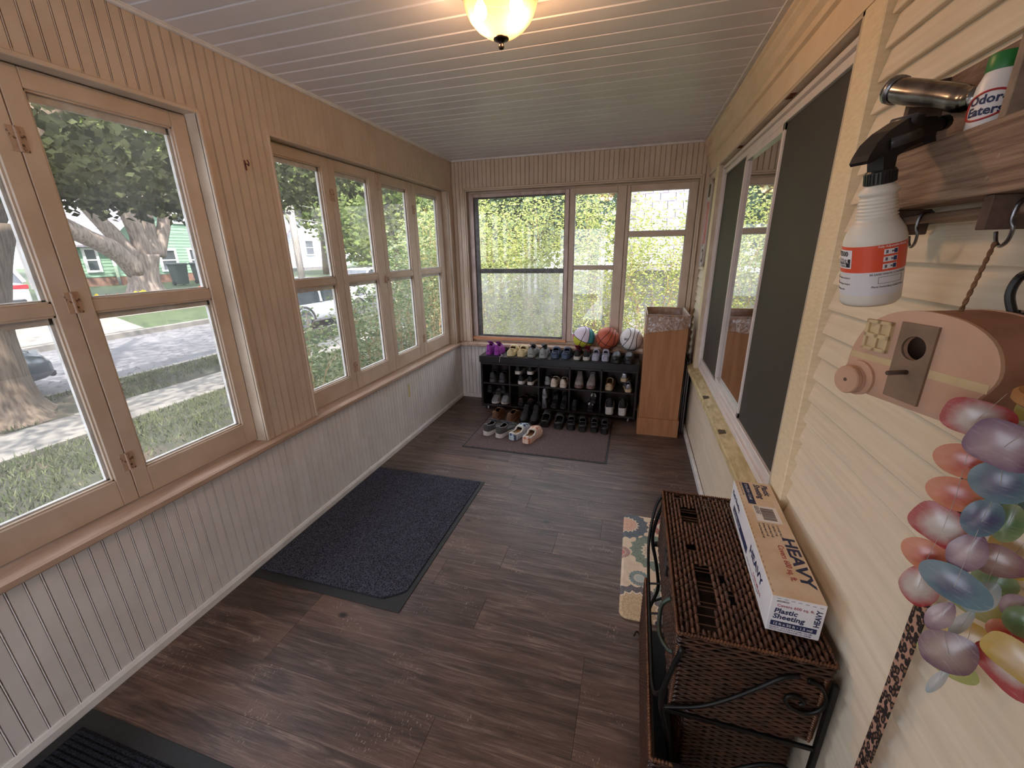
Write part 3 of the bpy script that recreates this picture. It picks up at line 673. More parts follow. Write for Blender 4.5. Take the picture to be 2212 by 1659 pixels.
    if g('strap'):
        a, b, h, rad, m = g('strap')
        for (u, v_) in ((a, b),):
            mb = MB(); path = [pt(v_, .12)+Vector((.002, 0, h*.4)), pt((u+v_)/2, .15)+Vector((.004, 0, h*.8)), pt(.02, .5)+Vector((0, -.004, h)), pt(.0, PI/2)*1.0, pt(.02, PI-.5)+Vector((0, -.004, h)), pt((u+v_)/2, PI-.15)+Vector((-.004, 0, h*.8)), pt(v_, PI-.12)+Vector((-.002, 0, h*.4))]
            path[3] = Vector((cx(0), -.006, path[2].z))
            mb.tube(path, rad, 6, flat=1.9); mb.obj('heel_strap', m, root, smooth=True)
    if g('studs'):
        mb = MB()
        for s, t in g('studs'): c = pt(s, t, .003); mb.lathe([(.0, .002), (.003, .001), (.004, -.001), (0, -.002)], 8, c)
        mb.obj('stud', M['steel'], root)
    return root
BLK = shoe_mat('black_shoe_fabric', (24, 23, 25)); BLKR = shoe_mat('black_shoe_rubber', (30, 30, 31), .45); WHT = shoe_mat('white_midsole', (222, 216, 212), .5)
GRY = shoe_mat('grey_mesh', (150, 150, 156)); DGR = shoe_mat('dark_grey_mesh', (62, 62, 66)); LIN = shoe_mat('dark_lining', (30, 28, 30)); SIL = shoe_mat('silver_leather', (196, 196, 204), .25, metal=.7)
def sneaker(up, so_, lin_=None, lace=None, **k):
    d = dict(mup=up, msole=so_, mlin=lin_ or LIN, mrim=k.pop('rimm', up), H=[(0, .075), (.12, .072), (.30, .058), (.42, .075), (.5, .082), (.6, .066), (.75, .046), (.88, .036), (1, .012)], open=(.02, .46, .95), tongue=True, laces=True, mlace=lace or WHT, cat='shoe', thick=.005)
    d.update(k); return d
def clog(c, lin_=None, rimm=None, **k):
    d = dict(mup=c, msole=c, mlin=lin_ or c, mrim=rimm or c, H=[(0, .030), (.1, .022), (.35, .020), (.44, .04), (.52, .068), (.62, .072), (.75, .062), (.88, .048), (.95, .036), (1, .014)], sole=[(0, .036), (.4, .030), (1, .026)], open=(.03, .5, .75), cat='shoe', W=.112, thick=.008, lip=.006, rim=.005)
    d.update(k); return d
def slide(c, lin_=None, **k):
    d = dict(mup=c, msole=c, mlin=lin_ or c, mrim=c, H=[(0, .026), (.1, .018), (.3, .014), (.42, .022), (.5, .062), (.6, .066), (.72, .058), (.8, .05), (.9, .02), (1, .010)], sole=[(0, .036), (.4, .032), (1, .028)], open=(.03, .46, .75), cat='slide', W=.108, thick=.009, lip=.006, rim=.006)
    d.update(k); return d
def loafer(c, so_, lin_, **k):
    d = dict(mup=c, msole=so_, mlin=lin_, mrim=c, H=[(0, .058), (.15, .050), (.4, .042), (.55, .052), (.7, .046), (.85, .036), (1, .012)], open=(.02, .60, .72), cat='shoe', W=.094, thick=.004, rim=.003)
    d.update(k); return d
PUR = shoe_mat('purple_mesh', (156, 62, 168)); TAN = shoe_mat('cream_foam', (226, 208, 160), .5); NAV = shoe_mat('slate_navy_foam', (70, 84, 112), .5); NAV2 = shoe_mat('navy_lining', (40, 56, 96), .6)
LAV = shoe_mat('lavender_grey_foam', (176, 176, 196), .5); MAR = shoe_mat('maroon_lining', (130, 24, 52)); SGR = shoe_mat('silver_grey_mesh', (158, 158, 158)); BRN = shoe_mat('brown_leather', (122, 90, 68), .5); BRNL = shoe_mat('tan_lining', (150, 114, 88), .7)
CRM = shoe_mat('cream_canvas', (222, 206, 192)); CRL = shoe_mat('beige_insole', (178, 158, 138)); LGR = shoe_mat('light_grey_knit', (160, 150, 148)); PNK = shoe_mat('dusty_pink_sole', (132, 104, 100)); BEI = shoe_mat('beige_felt', (196, 172, 140)); BEL = shoe_mat('beige_lining', (156, 136, 106))
BWH = shoe_mat('off_white_sole', (206, 202, 196)); WAL = shoe_mat('walnut_insole', (176, 140, 100), .6); SLV = shoe_mat('pale_foam_rim', (226, 220, 212), .5); NAVT = shoe_mat('navy_trim', (34, 40, 74)); CHA = shoe_mat('charcoal_knit', (84, 86, 84))
def plaid(name, a, b, c):
    T = NT(name); v = T.coords((1, 1, 1)); sp = T.node('ShaderNodeSeparateXYZ'); T.link(v, sp.inputs[0])
    fx_ = T.math('FRACT', T.math('MULTIPLY', sp.outputs[0], 26)); fy_ = T.math('FRACT', T.math('MULTIPLY', sp.outputs[1], 26))
    col = T.mix(T.math('GREATER_THAN', fx_, .55), lin(a), lin(b)); col = T.mix(T.math('MULTIPLY', T.math('GREATER_THAN', fy_, .6), .7), col, lin(c)); T.link(col, T.b.inputs['Base Color']); T.b.inputs['Roughness'].default_value = .7; return T.m
M['plaid_blue'] = plaid('blue_plaid', (170, 182, 200), (52, 70, 100), (196, 214, 216)); M['plaid_pink'] = plaid('pink_plaid', (226, 190, 172), (190, 120, 92), (240, 214, 196))
_wh = 'the one toward the street windows'; _bx = 'the one toward the cardboard box'
def pair(name, desc, group, spec, pa, pb, rz=0, spread=0.0, tilt=(0, 0), rzb=None):
    for (x, y, z), sd, w_, r in ((pa, 1, _wh, rz+spread), (pb, -1, _bx, (rz if rzb is None else rzb)-spread)):
        shoe(name, '%s, %s' % (desc, w_), group, spec, (x, y, z), r, side=sd, tilt=tilt)
zt = .598
# on the bench top, heels to the room
G_ = 'shoes in pairs on the bench top'
pair('sneaker', 'purple mesh sneaker on bench top', G_, sneaker(PUR, PUR, PUR, PUR, L=.222, W=.088), (.449, 3.935, zt), (.538, 3.935, zt))
pair('slide', 'cream foam slide on bench top', G_, slide(TAN, TAN, L=.235), (.69, 3.92, zt), (.80, 3.922, zt))
pair('sneaker', 'silver grey sneaker with dark collar on bench top', G_, sneaker(SGR, SGR, LIN, SGR, L=.245, W=.105, rimm=BLK), (.908, 3.912, zt), (1.032, 3.912, zt), spread=-.03)
pair('slide', 'slate navy slide on bench top', G_, slide(NAV, NAV2, W=.104, L=.23), (1.15, 3.928, zt), (1.252, 3.928, zt), spread=.05)
pair('sneaker', 'black sneaker with maroon lining on bench top', G_, sneaker(BLK, BWH, MAR, BLK, L=.24, W=.086, rimm=MAR, mtongue=MAR), (1.372, 3.92, zt), (1.462, 3.92, zt))
pair('slide', 'lavender grey slide on bench top', G_, slide(LAV, LAV, W=.09, L=.215), (1.550, 3.920, zt), (1.645, 3.920, zt))
pair('clog', 'glossy black clog on bench top, toe outward', G_, clog(BLKR, BLKR, L=.26), (1.752, 4.112, zt), (1.866, 4.114, zt), rz=PI)
# upper row of cubbies
zu, zl = .307, .063
G_ = 'shoes in the upper cubbies'
pair('sneaker', 'dark grey sneaker in upper cubby next to corner', G_, sneaker(DGR, shoe_mat('dim_sole', (84, 82, 84)), LIN, DGR, L=.25, W=.096), (.49, 3.91, zu), (.595, 3.91, zu))
pair('slip_on_shoe', 'white-soled black slip-on, lower pair of stack', G_, loafer(BLK, WHT, LIN, sole=[(0, .03), (1, .024)], W=.09, L=.25), (.80, 3.905, zu), (.90, 3.905, zu), spread=-.1, rzb=-.18)
pair('slip_on_shoe', 'white-soled black slip-on, upper pair of stack', G_, loafer(BLK, WHT, LIN, sole=[(0, .03), (1, .024)], W=.09, L=.24), (.765, 3.93, zu+.098), (.895, 3.925, zu+.105), rz=.06, rzb=-.04)
pair('flat_shoe', 'cream canvas flat in upper middle cubby', G_, loafer(CRM, CRM, CRL, L=.24, W=.09), (1.150, 3.895, zu), (1.245, 3.892, zu))
shoe('flat_shoe', 'dim grey flat behind the cream flats in upper middle cubby', G_, loafer(GRY, GRY, LIN, L=.2, W=.08), (1.072, 3.955, zu), 0)
pair('running_shoe', 'light grey running shoe, toe outward, in upper cubby', G_, sneaker(LGR, PNK, LIN, LGR, L=.27, W=.1, sole=[(0, .04), (1, .026)]), (1.385, 4.165, zu), (1.535, 4.168, zu), rz=PI+.08, rzb=PI-.08)
HS = [(0, .05), (.3, .042), (.5, .052), (.8, .035), (1, .012)]
shoe('slipper', 'beige felt slipper standing in the upper cubby beside the cardboard box', G_, clog(BEI, BEL, L=.25, W=.1, H=[(0, .03), (.3, .028), (.5, .066), (.75, .056), (1, .014)]), (1.695, 3.92, zu), -.05)
shoe('silver_shoe', 'silver shoe with beige heel leaning on top of its mate', G_, sneaker(SIL, BEI, LIN, SIL, L=.22, W=.084, laces=False, H=HS), (1.832, 3.905, zu+.102), -.12)
shoe('silver_shoe', 'silver shoe with beige heel standing on the cubby shelf', G_, sneaker(SIL, BEI, LIN, SIL, L=.22, W=.084, laces=False, H=HS), (1.884, 3.90, zu), .1)
# lower row
G_ = 'shoes in the lower cubbies'
pair('sneaker', 'grey and white sneaker in lower cubby by corner', G_, sneaker(GRY, WHT, LIN, BLK, L=.25, W=.1), (.51, 4.15, zl), (.615, 4.15, zl), rz=PI)
pair('black_trainer', 'black trainer atop grey sneakers in lower cubby', G_, sneaker(BLK, BLKR, LIN, BLK, L=.19, W=.086, H=[(0, .05), (.3, .042), (.5, .05), (.8, .036), (1, .012)], tongue=False), (.455, 3.915, zl+.123), (.607, 3.91, zl+.128))
pair('loafer', 'dark brown loafer in lower cubby', G_, loafer(shoe_mat('dark_brown_suede', (50, 38, 34)), LIN, LIN, L=.26, W=.1, mrim=shoe_mat('dim_rim', (96, 74, 60))), (.800, 3.905, zl), (.905, 3.915, zl))
shoe('silver_sandal', 'silver sandal on edge, lower one in the middle lower cubby', G_, loafer(SIL, SIL, LIN, L=.21, W=.076, H=[(0, .08), (.2, .07), (.5, .05), (1, .02)]), (1.050, 3.905, zl), 0)
shoe('silver_sandal', 'silver sandal stacked on its mate in the middle lower cubby', G_, loafer(SIL, SIL, LIN, L=.21, W=.076, H=[(0, .07), (.2, .06), (.5, .05), (1, .02)]), (1.052, 3.91, zl+.108), 0)
pair('work_shoe', 'dark grey work shoe in middle lower cubby', G_, sneaker(BLK, DGR, LIN, DGR, L=.24, W=.084), (1.155, 4.155, zl), (1.25, 4.155, zl), rz=PI)
shoe('studded_shoe', 'black shoe with steel studs at the cubby side', G_, loafer(BLK, BLK, LIN, L=.23, W=.09, H=[(0, .09), (.3, .07), (.6, .06), (1, .014)], studs=[(.02, 1.2), (.05, .9), (.02, 1.9)]), (1.365, 3.91, zl), 0)
shoe('cow_print_shoe', 'black shoe with white heel patch, lower of two stacked', G_, loafer(BLK, BLK, LIN, L=.22, W=.088, H=[(0, .07), (.3, .06), (.6, .05), (1, .014)], cap=[(.0, .12, .5, 2.6, 'heel_patch', WHT)]), (1.530, 3.915, zl), 0.1)
shoe('cow_print_shoe', 'black shoe with white heel patch, resting on its mate', G_, loafer(BLK, BLK, LIN, L=.22, W=.088, H=[(0, .075), (.3, .06), (.6, .05), (1, .014)], cap=[(.0, .14, .4, 2.7, 'heel_patch', WHT)]), (1.552, 3.91, zl+.098), -.05)
pair('platform_sandal', 'platform sandal with black straps and grey wedge', G_, dict(mup=BLK, msole=BWH, mlin=LIN, H=[(0, .10), (.1, .105), (.25, .09), (.45, .075), (.7, .06), (1, .03)], sole=[(0, .075), (.5, .06), (1, .045)], bands=[(0, .10, 'heel_band', BLK), (.04, .12, 'white_strap', WHT), (.34, .5, 'instep_strap', BLK), (.62, .82, 'toe_strap', WHT)], open=(.0, .3, 1.25), W=.098, L=.24, cat='sandal', thick=.004, sq=.8), (1.715, 3.89, zl), (1.838, 3.892, zl), spread=.04)
# in front of the bench on the rug
zf = .0085
G_ = 'shoes on the rug'
pair('ankle_boot', 'brown leather slip-on boot on the rug', G_, loafer(BRN, BRNL, LIN, L=.28, W=.1, H=[(0, .085), (.15, .075), (.3, .06), (.5, .075), (.6, .065), (.8, .045), (1, .014)], open=(.02, .56, .85), mrim=BRNL), (.625, 3.56, zf), (.782, 3.545, zf), rz=.02, rzb=-.06)
pair('work_boot', 'black laced work boot on rug against bench', G_, sneaker(BLK, BLKR, LIN, BLK, L=.27, W=.1, H=[(0, .12), (.2, .115), (.42, .105), (.55, .07), (.8, .05), (1, .014)]), (.91, 3.845, zf), (1.01, 3.85, zf), rz=PI)
pair('running_shoe', 'charcoal running shoe on the rug with grey stripes', G_, sneaker(CHA, WHT, shoe_mat('black_sock', (14, 14, 22)), NAVT, L=.29, W=.105, rimm=GRY, mtongue=GRY, sole=[(0, .038), (1, .022)], cap=[(.35, .75, .15, .55, 'side_stripe', GRY), (.35, .75, PI-.55, PI-.15, 'side_stripe', GRY)]), (.645, 3.235, zf), (.772, 3.215, zf), rz=-.32, rzb=-.32)
for (x, y), mm, nm in (((.905, 3.205), 'plaid_blue', 'blue'), ((1.045, 3.165), 'plaid_pink', 'pink')):
    shoe('plaid_clog', 'white lined clog with %s plaid upper and footbed in view' % nm, G_, clog(M[mm], WAL, SLV, L=.28, W=.118, rim=.009, msole=M[mm]), (x, y, zf), -.33 if nm == 'blue' else -.22)
pair('black_clog', 'large black rubber clog on rug, grey rim', G_, clog(BLKR, BLK, shoe_mat('dark_rim', (66, 66, 66), .4), L=.30, W=.122), (1.13, 3.555, zf), (1.265, 3.54, zf), rz=.04)
pair('black_slide', 'black slide with pale stud on the rug', G_, slide(BLKR, BLK, L=.28, W=.104, mrim=shoe_mat('dark_rim2', (46, 46, 48), .4), studs=[(.06, 1.5)]), (1.385, 3.545, zf), (1.495, 3.535, zf), rz=.08)
pair('black_slide', 'plain black slide at the rug end', G_, slide(BLKR, BLK, L=.27, W=.094, mrim=shoe_mat('dark_rim2', (46, 46, 48), .4)), (1.602, 3.545, zf), (1.698, 3.53, zf), rz=.05)
# a loose white lace hanging over the bench edge
t_ = MB().tube([(.57, 3.97, .605), (.60, 3.93, .602), (.602, 3.885, .6005), (.599, 3.8695, .6005), (.597, 3.868, .592), (.592, 3.866, .57), (.588, 3.866, .545)], .0022, 5)
t_.obj('shoelace', WHT, None, label='loose white lace hanging over the bench front below purple sneakers', cat='lace')

# ------------------------------------------------------------------ balls on the end sill
def ball_mat(name, cols, rough=.55):
    """cols: a colour for each of eight panels"""
    T = NT(name); v = T.coords(); sp = T.node('ShaderNodeSeparateXYZ'); T.link(v, sp.inputs[0])
    nz = T.noise(v, 220, 2)
    s = [T.math('GREATER_THAN', sp.outputs[i], 0.0) for i in range(3)]
    idx = T.math('ADD', T.math('ADD', s[0], T.math('MULTIPLY', s[1], 2)), T.math('MULTIPLY', s[2], 4))
    col = T.ramp(T.math('DIVIDE', idx, 8.0), [(i/8.0+.0001 if i else 0, lin(c)) for i, c in enumerate(cols)], 'CONSTANT')
    T.link(col, T.b.inputs['Base Color']); T.b.inputs['Roughness'].default_value = rough; T.bump(nz, .5, .001); return T.m
def ball(name, label, cols, loc, rot, seam_c, r=.1125):
    o = thing(name, label, 'ball', loc, rot)
    bm = bmesh.new(); bmesh.ops.create_icosphere(bm, subdivisions=4, radius=r); me = bpy.data.meshes.new('cover'); bm.to_mesh(me); bm.free(); me.polygons.foreach_set('use_smooth', [True]*len(me.polygons))
    link('cover', me, ball_mat(name+'_cover', cols), o)
    mb = MB(); n = 48; R = r+.0004
    mb.tube([(R*math.cos(2*PI*k/n), R*math.sin(2*PI*k/n), 0) for k in range(n+1)], .0032, 5)
    mb.tube([(0, R*math.cos(2*PI*k/n), R*math.sin(2*PI*k/n)) for k in range(n+1)], .0032, 5)
    for sg in (-1, 1):
        pts = []
        for k in range(n+1):
            a = 2*PI*k/n; p = Vector((sg*(.50+.20*math.cos(2*a)), math.cos(a), math.sin(a))); p.normalize(); pts.append(p*R)
        mb.tube(pts, .0032, 5)
    mb.obj('seam', shoe_mat('seam_'+seam_c, (26, 26, 30) if seam_c == 'black' else (60, 24, 18), .6), o); return o
zb_ = BZ[0]-.005+.1125
TE, YE, PK, WH = (72, 170, 182), (196, 196, 66), (206, 70, 150), (226, 214, 232)
ball('basketball', 'teal, yellow, pink and white basketball on the end sill', [YE, PK, YE, WH, TE, WH, PK, TE], (1.408, 4.168, zb_), (.35, .28, .55), 'black')
ball('basketball', 'plain orange basketball on the sill between two others', [(188, 92, 66)]*8, (1.642, 4.168, zb_), (.5, .5, .2), 'brown')
b3 = ball('basketball', 'white basketball on the sill beside the cardboard box', [(226, 224, 226)]*8, (1.872, 4.168, zb_), (1.0, .25, .1), 'black')
cu = MB()
for k in range(4):
    a = -.42+.14*k; d = Vector((math.sin(a)*.9-.25, -1, .18)).normalized()*.1132
    cu.box(d.x-.003, d.x+.003, d.y-.002, d.y+.002, d.z-.011, d.z+.011)
o = cu.obj('printed_mark', BLK, b3); o.rotation_euler = Matrix.Rotation(0, 3, 'X').to_euler()
o.matrix_parent_inverse = (Matrix.Translation(b3.location) @ b3.rotation_euler.to_matrix().to_4x4()).inverted(); o.location = b3.location

# ------------------------------------------------------------------ tall carton with a plastic bag over its mouth
M['kraft'] = mat('kraft_board', (172, 122, 84), (156, 106, 70), scale=7, stretch=(6, 6, .5), rough=.7, bump=.12, bscale=50, dirt=(128, 84, 54), dscale=7, dlo=.66, dhi=.8)
M['kraft_edge'] = mat('kraft_cut_edge', (206, 176, 150), rough=.8)
def film():
    T = NT('clear_film'); tr = T.node('ShaderNodeBsdfTransparent'); gl = T.node('ShaderNodeBsdfGlossy'); gl.inputs['Roughness'].default_value = .14
    df = T.node('ShaderNodeBsdfDiffuse'); df.inputs[0].default_value = (.75, .74, .76, 1); T.n.remove(T.b)
    v = T.coords((1, 1, 1)); nz = T.noise(v, 26, 5, .6, 1.5)
    bp = T.node('ShaderNodeBump'); bp.inputs['Strength'].default_value = .9; bp.inputs['Distance'].default_value = .01; T.link(nz, bp.inputs['Height']); T.link(bp.outputs[0], gl.inputs['Normal'])
    a = T.node('ShaderNodeMixShader'); a.inputs[0].default_value = .4; T.link(gl.outputs[0], a.inputs[1]); T.link(df.outputs[0], a.inputs[2])
    m = T.node('ShaderNodeMixShader'); T.link(T.ramp(nz, [(.40, (.12, .12, .12, 1)), (.62, (.45, .45, .45, 1))]), m.inputs[0]); T.link(tr.outputs[0], m.inputs[1]); T.link(a.outputs[0], m.inputs[2]); T.link(m.outputs[0], T.out.inputs[0]); return T.m
M['film'] = film()
cx0, cx1, cy0, cy1, cz = 1.990, 2.325, 3.655, 4.185, 1.095
box = thing('cardboard_box', 'tall open brown cardboard carton standing at the end of the bench', 'box', (0, 0, 0))
tk = .005
w_ = MB().box(cx0, cx1, cy0, cy0+tk, .02, cz).box(cx0, cx1, cy1-tk, cy1, .02, cz).box(cx0, cx0+tk, cy0+tk, cy1-tk, .02, cz).box(cx1-tk, cx1, cy0+tk, cy1-tk, .02, cz).box(cx0, cx1, cy0, cy1, .012, .02)
w_.obj('carton_wall', M['kraft'], box)
rm = MB()
for a in ((cx0-.0005, cx1+.0005, cy0-.0005, cy0+tk), (cx0-.0005, cx1+.0005, cy1-tk, cy1), (cx0-.0005, cx0+tk, cy0+tk, cy1-tk), (cx1-tk, cx1+.0005, cy0+tk, cy1-tk)): rm.box(*a, cz, cz+.002)
rm.obj('cut_edge', M['kraft_edge'], box)
MB().box(cx0+.165, cx0+.182, cy0-.001, cy0, cz-.012, cz-.002).obj('slot', M['seam'], box)
e = .008
sl = MB()
for a in ((cx0-e, cx1+e, cy0-e-.012, cy0-.012+tk-.005), (cx0-e, cx1+e, cy1, cy1+e), (cx0-e, cx0-.001, cy0-.012, cy1+e), (cx1+.001, cx1+e, cy0-.012, cy1+e)): sl.box(*a, .0, .165)
sl.obj('bottom_sleeve', M['kraft'], box)
rg = random.Random(3); mb = MB(); rings = []
for zi, (z, off) in enumerate(((cz-.10, -.012), (cz-.02, -.010), (cz+.006, -.004), (cz+.008, .006), (cz-.02, .012), (cz-.06, .011), (cz-.10, .012), (cz-.14, .016))):
    r = []
    path = rrect(cx0-off, cx1+off, cy0-off, cy1+off, max(.012, .012+off), 4)
    fine = []
    for p, q in zip(path, path[1:]+path[:1]):
        for k in range(5): fine.append((p[0]+(q[0]-p[0])*k/5, p[1]+(q[1]-p[1])*k/5))
    for i, (x, y) in enumerate(fine):
        d = .006*math.sin(i*.55+zi)*(.4+.6*(off > 0)); j = .02*math.sin(i*.17)*(zi == 7) + .03*(zi == 7)*(x-cx0)/(cx1-cx0)
        r.append((x+d*(1 if x > (cx0+cx1)/2 else -1)*.8, y+d*(1 if y > (cy0+cy1)/2 else -1)*.8 - (.004 if y < cy0 else 0), z+j+rg.uniform(-.002, .002)))
    rings.append(r)
mb.loft(rings, False, False)
mb.obj('plastic_bag', M['film'], box, smooth=True).data.materials[0] = M['film']
# grey panels stowed in the gap behind the carton
M['grey_panel'] = mat('grey_panel', (112, 110, 112), (94, 92, 96), scale=4, rough=.45)
pn = thing('folded_panel', 'grey folded panel stowed between the carton and the siding', 'panel', (0, 0, 0))
for k in range(3): MB().box(2.345+k*.016, 2.356+k*.016, 3.78-.01*k, 4.19, .0, .66+.015*k, .002).obj('panel_leaf', M['grey_panel'], pn)

# ------------------------------------------------------------------ tall thermometer sign on the siding
M['enamel'] = mat('cream_enamel', (196, 186, 180), (184, 172, 166), scale=14, rough=.35); M['enamel_red'] = mat('faded_red', (206, 96, 88), (196, 84, 78), scale=20, rough=.4)
th = thing('thermometer_sign', 'long rounded metal thermometer sign on siding near the corner', 'sign', (2.404, 3.958, 0))
prof = [(y, z) for y, z in rrect(-.11, .11, 1.475, 2.155, .09, 6)]
MB().prism(prof, 'x', -.004, .006).obj('backplate', M['enamel'], th)
rim = [( -.006, y, z) for y, z in rrect(-.107, .107, 1.478, 2.152, .087, 6)]; MB().tube(rim+[rim[0]], .005, 6).obj('rolled_edge', M['enamel'], th)
MB().prism([(-.06, 1.66), (.085, 1.66), (.085, 1.985), (-.06, 1.985)], 'x', -.006, -.004).obj('red_field', M['enamel_red'], th)
MB().prism([(y, z) for y, z in rrect(-.045, .045, 2.02, 2.12, .03, 4)], 'x', -.006, -.004).obj('top_emblem', M['bare_patch'], th)
MB().prism([(y*1.0, z) for y, z in rrect(-.05, .05, 1.51, 1.62, .048, 6)], 'x', -.006, -.004).obj('bottom_emblem', M['bare_patch'], th)
MB().prism([(y*1.0, z) for y, z in rrect(-.034, .034, 1.53, 1.60, .033, 6)], 'x', -.008, -.006).obj('emblem_centre', M['enamel'], th)
MB().tube([(-.010, 0, 1.64), (-.010, 0, 2.0)], .004, 6).obj('tube', M['putty'], th)

# ------------------------------------------------------------------ wicker chest in its iron stand
M['wicker'] = mat('brown_wicker', (78, 48, 34), (46, 28, 21), scale=26, stretch=(1, .5, 1), rough=.34, spec=.6, bump=.1)
M['wicker_lid'] = mat('lid_wicker', (104, 66, 48), (64, 39, 29), scale=30, stretch=(1, .3, 1), rough=.3, spec=.7)
M['wicker_edge'] = mat('pale_wicker_binding', (118, 76, 48), (78, 46, 31), scale=40, rough=.4)
M['wicker_core'] = mat('dark_chest_inside', (22, 14, 11), rough=.9)  # for solid blocks; the shade of the hollow is put into their colour
def weave(O, eu, ev, nrm, lu, lv, du, dv, amp, rr, mb, holes=None, per=2, n=4):
    O, eu, ev, nrm = map(Vector, (O, eu, ev, nrm)); ns = int(lv/dv); nk = int(lu/du)
    for r in range(ns):
        v = (r+.5)*lv/ns; path = []
        def flush():
            if len(path) > 2:
                mb.tube(path, rr, n)
        for k in range(nk*per+1):
            u = lu*k/(nk*per)
            if holes and any(a < u < b and c < v < d for a, b, c, d in holes):
                flush(); path = []; continue
            s = math.sin(PI*(u/lu*nk + r))
            path.append(O+eu*u+ev*(v+random.uniform(-.0007, .0007))+nrm*(amp*s))
        flush()
def stakes(O, eu, ev, nrm, lu, lv, du, mb, r=.0022, off=0.0):
    O, eu, ev, nrm = map(Vector, (O, eu, ev, nrm)); nk = int(lu/du)
    for k in range(nk):
        if random.random() < off: continue
        p = O+eu*(lu*(k+.5)/nk); mb.tube([p, p+ev*lv], r, 4)
chest = thing('wicker_chest', 'brown wicker chest with worn woven lid in a black iron stand', 'chest', (0, 0, 0))
kx0, kx1, ky0, ky1, kz = 2.040, 2.392, .890, 1.568, .680
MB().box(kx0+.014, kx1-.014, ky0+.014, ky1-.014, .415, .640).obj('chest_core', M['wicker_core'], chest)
holes = [(.478, .575, .055, .105), (.09, .265, .06, .100), (.02, .10, .05, .085), (.12, .17, .150, .162), (.33, .36, .05, .075), (.63, .66, .04, .07), (.205, .24, .135, .146)]
lid = MB(); weave((kx0+.006, ky0+.008, kz-.004), (0, 1, 0), (1, 0, 0), (0, 0, 1), ky1-ky0-.016, kx1-kx0-.012, .0152, .0128, .0036, .0056, lid, holes, 4)
lo = lid.obj('lid_weave', M['wicker_lid'], chest, smooth=True, kind='stuff')
sk = MB(); stakes((kx0+.004, ky0+.008, kz-.004), (0, 1, 0), (1, 0, 0), (0, 0, 1), ky1-ky0-.016, kx1-kx0-.008, .0152, sk, .0022, .35); sk.obj('lid_stakes', M['wicker'], chest, kind='stuff')
def band(x0, x1, y0, y1, z0, z1, name, du=.02, dv=.0085, rr=.0048, amp=.0024, m='wicker', sides='NSEW'):
    mb = MB()
    if 'S' in sides: weave((x0, y0, z0), (1, 0, 0), (0, 0, 1), (0, -1, 0), x1-x0, z1-z0, du, dv, amp, rr, mb)
    if 'N' in sides: weave((x0, y1, z0), (1, 0, 0), (0, 0, 1), (0, 1, 0), x1-x0, z1-z0, du, dv, amp, rr, mb)
    if 'W' in sides: weave((x0, y0, z0), (0, 1, 0), (0, 0, 1), (-1, 0, 0), y1-y0, z1-z0, du, dv, amp, rr, mb)
    if 'E' in sides: weave((x1, y0, z0), (0, 1, 0), (0, 0, 1), (1, 0, 0), y1-y0, z1-z0, du, dv, amp, rr, mb)
    return mb.obj(name, M[m], chest, smooth=True, kind='stuff')
band(kx0+.003, kx1-.003, ky0+.003, ky1-.003, .634, .676, 'lid_band', dv=.0092)
# wrapped rim round the lid and down its corners
rm = MB()
for a, b in (((kx0, ky0), (kx1, ky0)), ((kx1, ky0), (kx1, ky1)), ((kx1, ky1), (kx0, ky1)), ((kx0, ky1), (kx0, ky0))):
    n = int(math.hypot(b[0]-a[0], b[1]-a[1])/.0075)
    for k in range(n):
        t0, t1 = k/n, (k+1.1)/n; d = .0042
        p = [(a[0]+(b[0]-a[0])*t, a[1]+(b[1]-a[1])*t, kz-.001+z) for t, z in ((t0, -.004), ((t0+t1)/2, .004), (t1, -.003))]
        rm.tube(p, .0042, 4)
rm.obj('lid_rim', M['wicker_edge'], chest, smooth=True, kind='stuff')
band(kx0+.009, kx1-.009, ky0+.009, ky1-.009, .414, .636, 'upper_body', du=.022)
cb = MB()
for x in (kx0+.009, kx1-.009):
    for y in (ky0+.009, ky1-.009):
        for k in range(28): z = .416+k*.0079; cb.tube([(x-.006, y-.006, z), (x+.006, y+.006, z+.005)], .0045, 4)
cb.obj('corner_binding', M['wicker_edge'], chest, smooth=True, kind='stuff')
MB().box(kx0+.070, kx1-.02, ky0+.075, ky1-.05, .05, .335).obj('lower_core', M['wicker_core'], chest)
band(kx0+.062, kx1-.012, ky0+.068, ky1-.045, .045, .345, 'lower_body', du=.022)
# lower drawer standing proud of the front, lined in black
dw = MB()
dx0, dx1, dy0, dy1, dz = 2.000, 2.10, .800, 1.46, .325
weave((dx0, dy0, .05), (0, 1, 0), (0, 0, 1), (-1, 0, 0), dy1-dy0, dz-.05, .02, .0085, .0024, .0048, dw)
weave((dx0, dy0, .05), (1, 0, 0), (0, 0, 1), (0, -1, 0), dx1-dx0-.05, dz-.05, .02, .0085, .0024, .0048, dw)
dwo = dw.obj('drawer', M['wicker'], chest, smooth=True)
MB().box(dx0+.005, dx0+.012, dy0+.006, dy1, .05, dz-.006).box(dx0+.012, dx1, dy0+.006, dy0+.012, .05, dz-.006).box(dx0+.012, dx1, dy0+.012, dy1, .05, .056).obj('black_lining', M['black_plastic'], dwo)
rb = MB()
for a, b in (((dx0, dy0), (dx0, dy1)), ((dx0, dy0), (dx0+.055, dy0))):
    n = int(math.hypot(b[0]-a[0], b[1]-a[1])/.009)
    for k in range(n):
        t0, t1 = k/n, (k+1)/n; rb.tube([(a[0]+(b[0]-a[0])*t, a[1]+(b[1]-a[1])*t, dz+z) for t, z in ((t0, -.004), ((t0+t1)/2, .005), (t1, -.002))], .005, 4)
rb.obj('drawer_rim', M['wicker_edge'], dwo, smooth=True)
ir = M['iron']
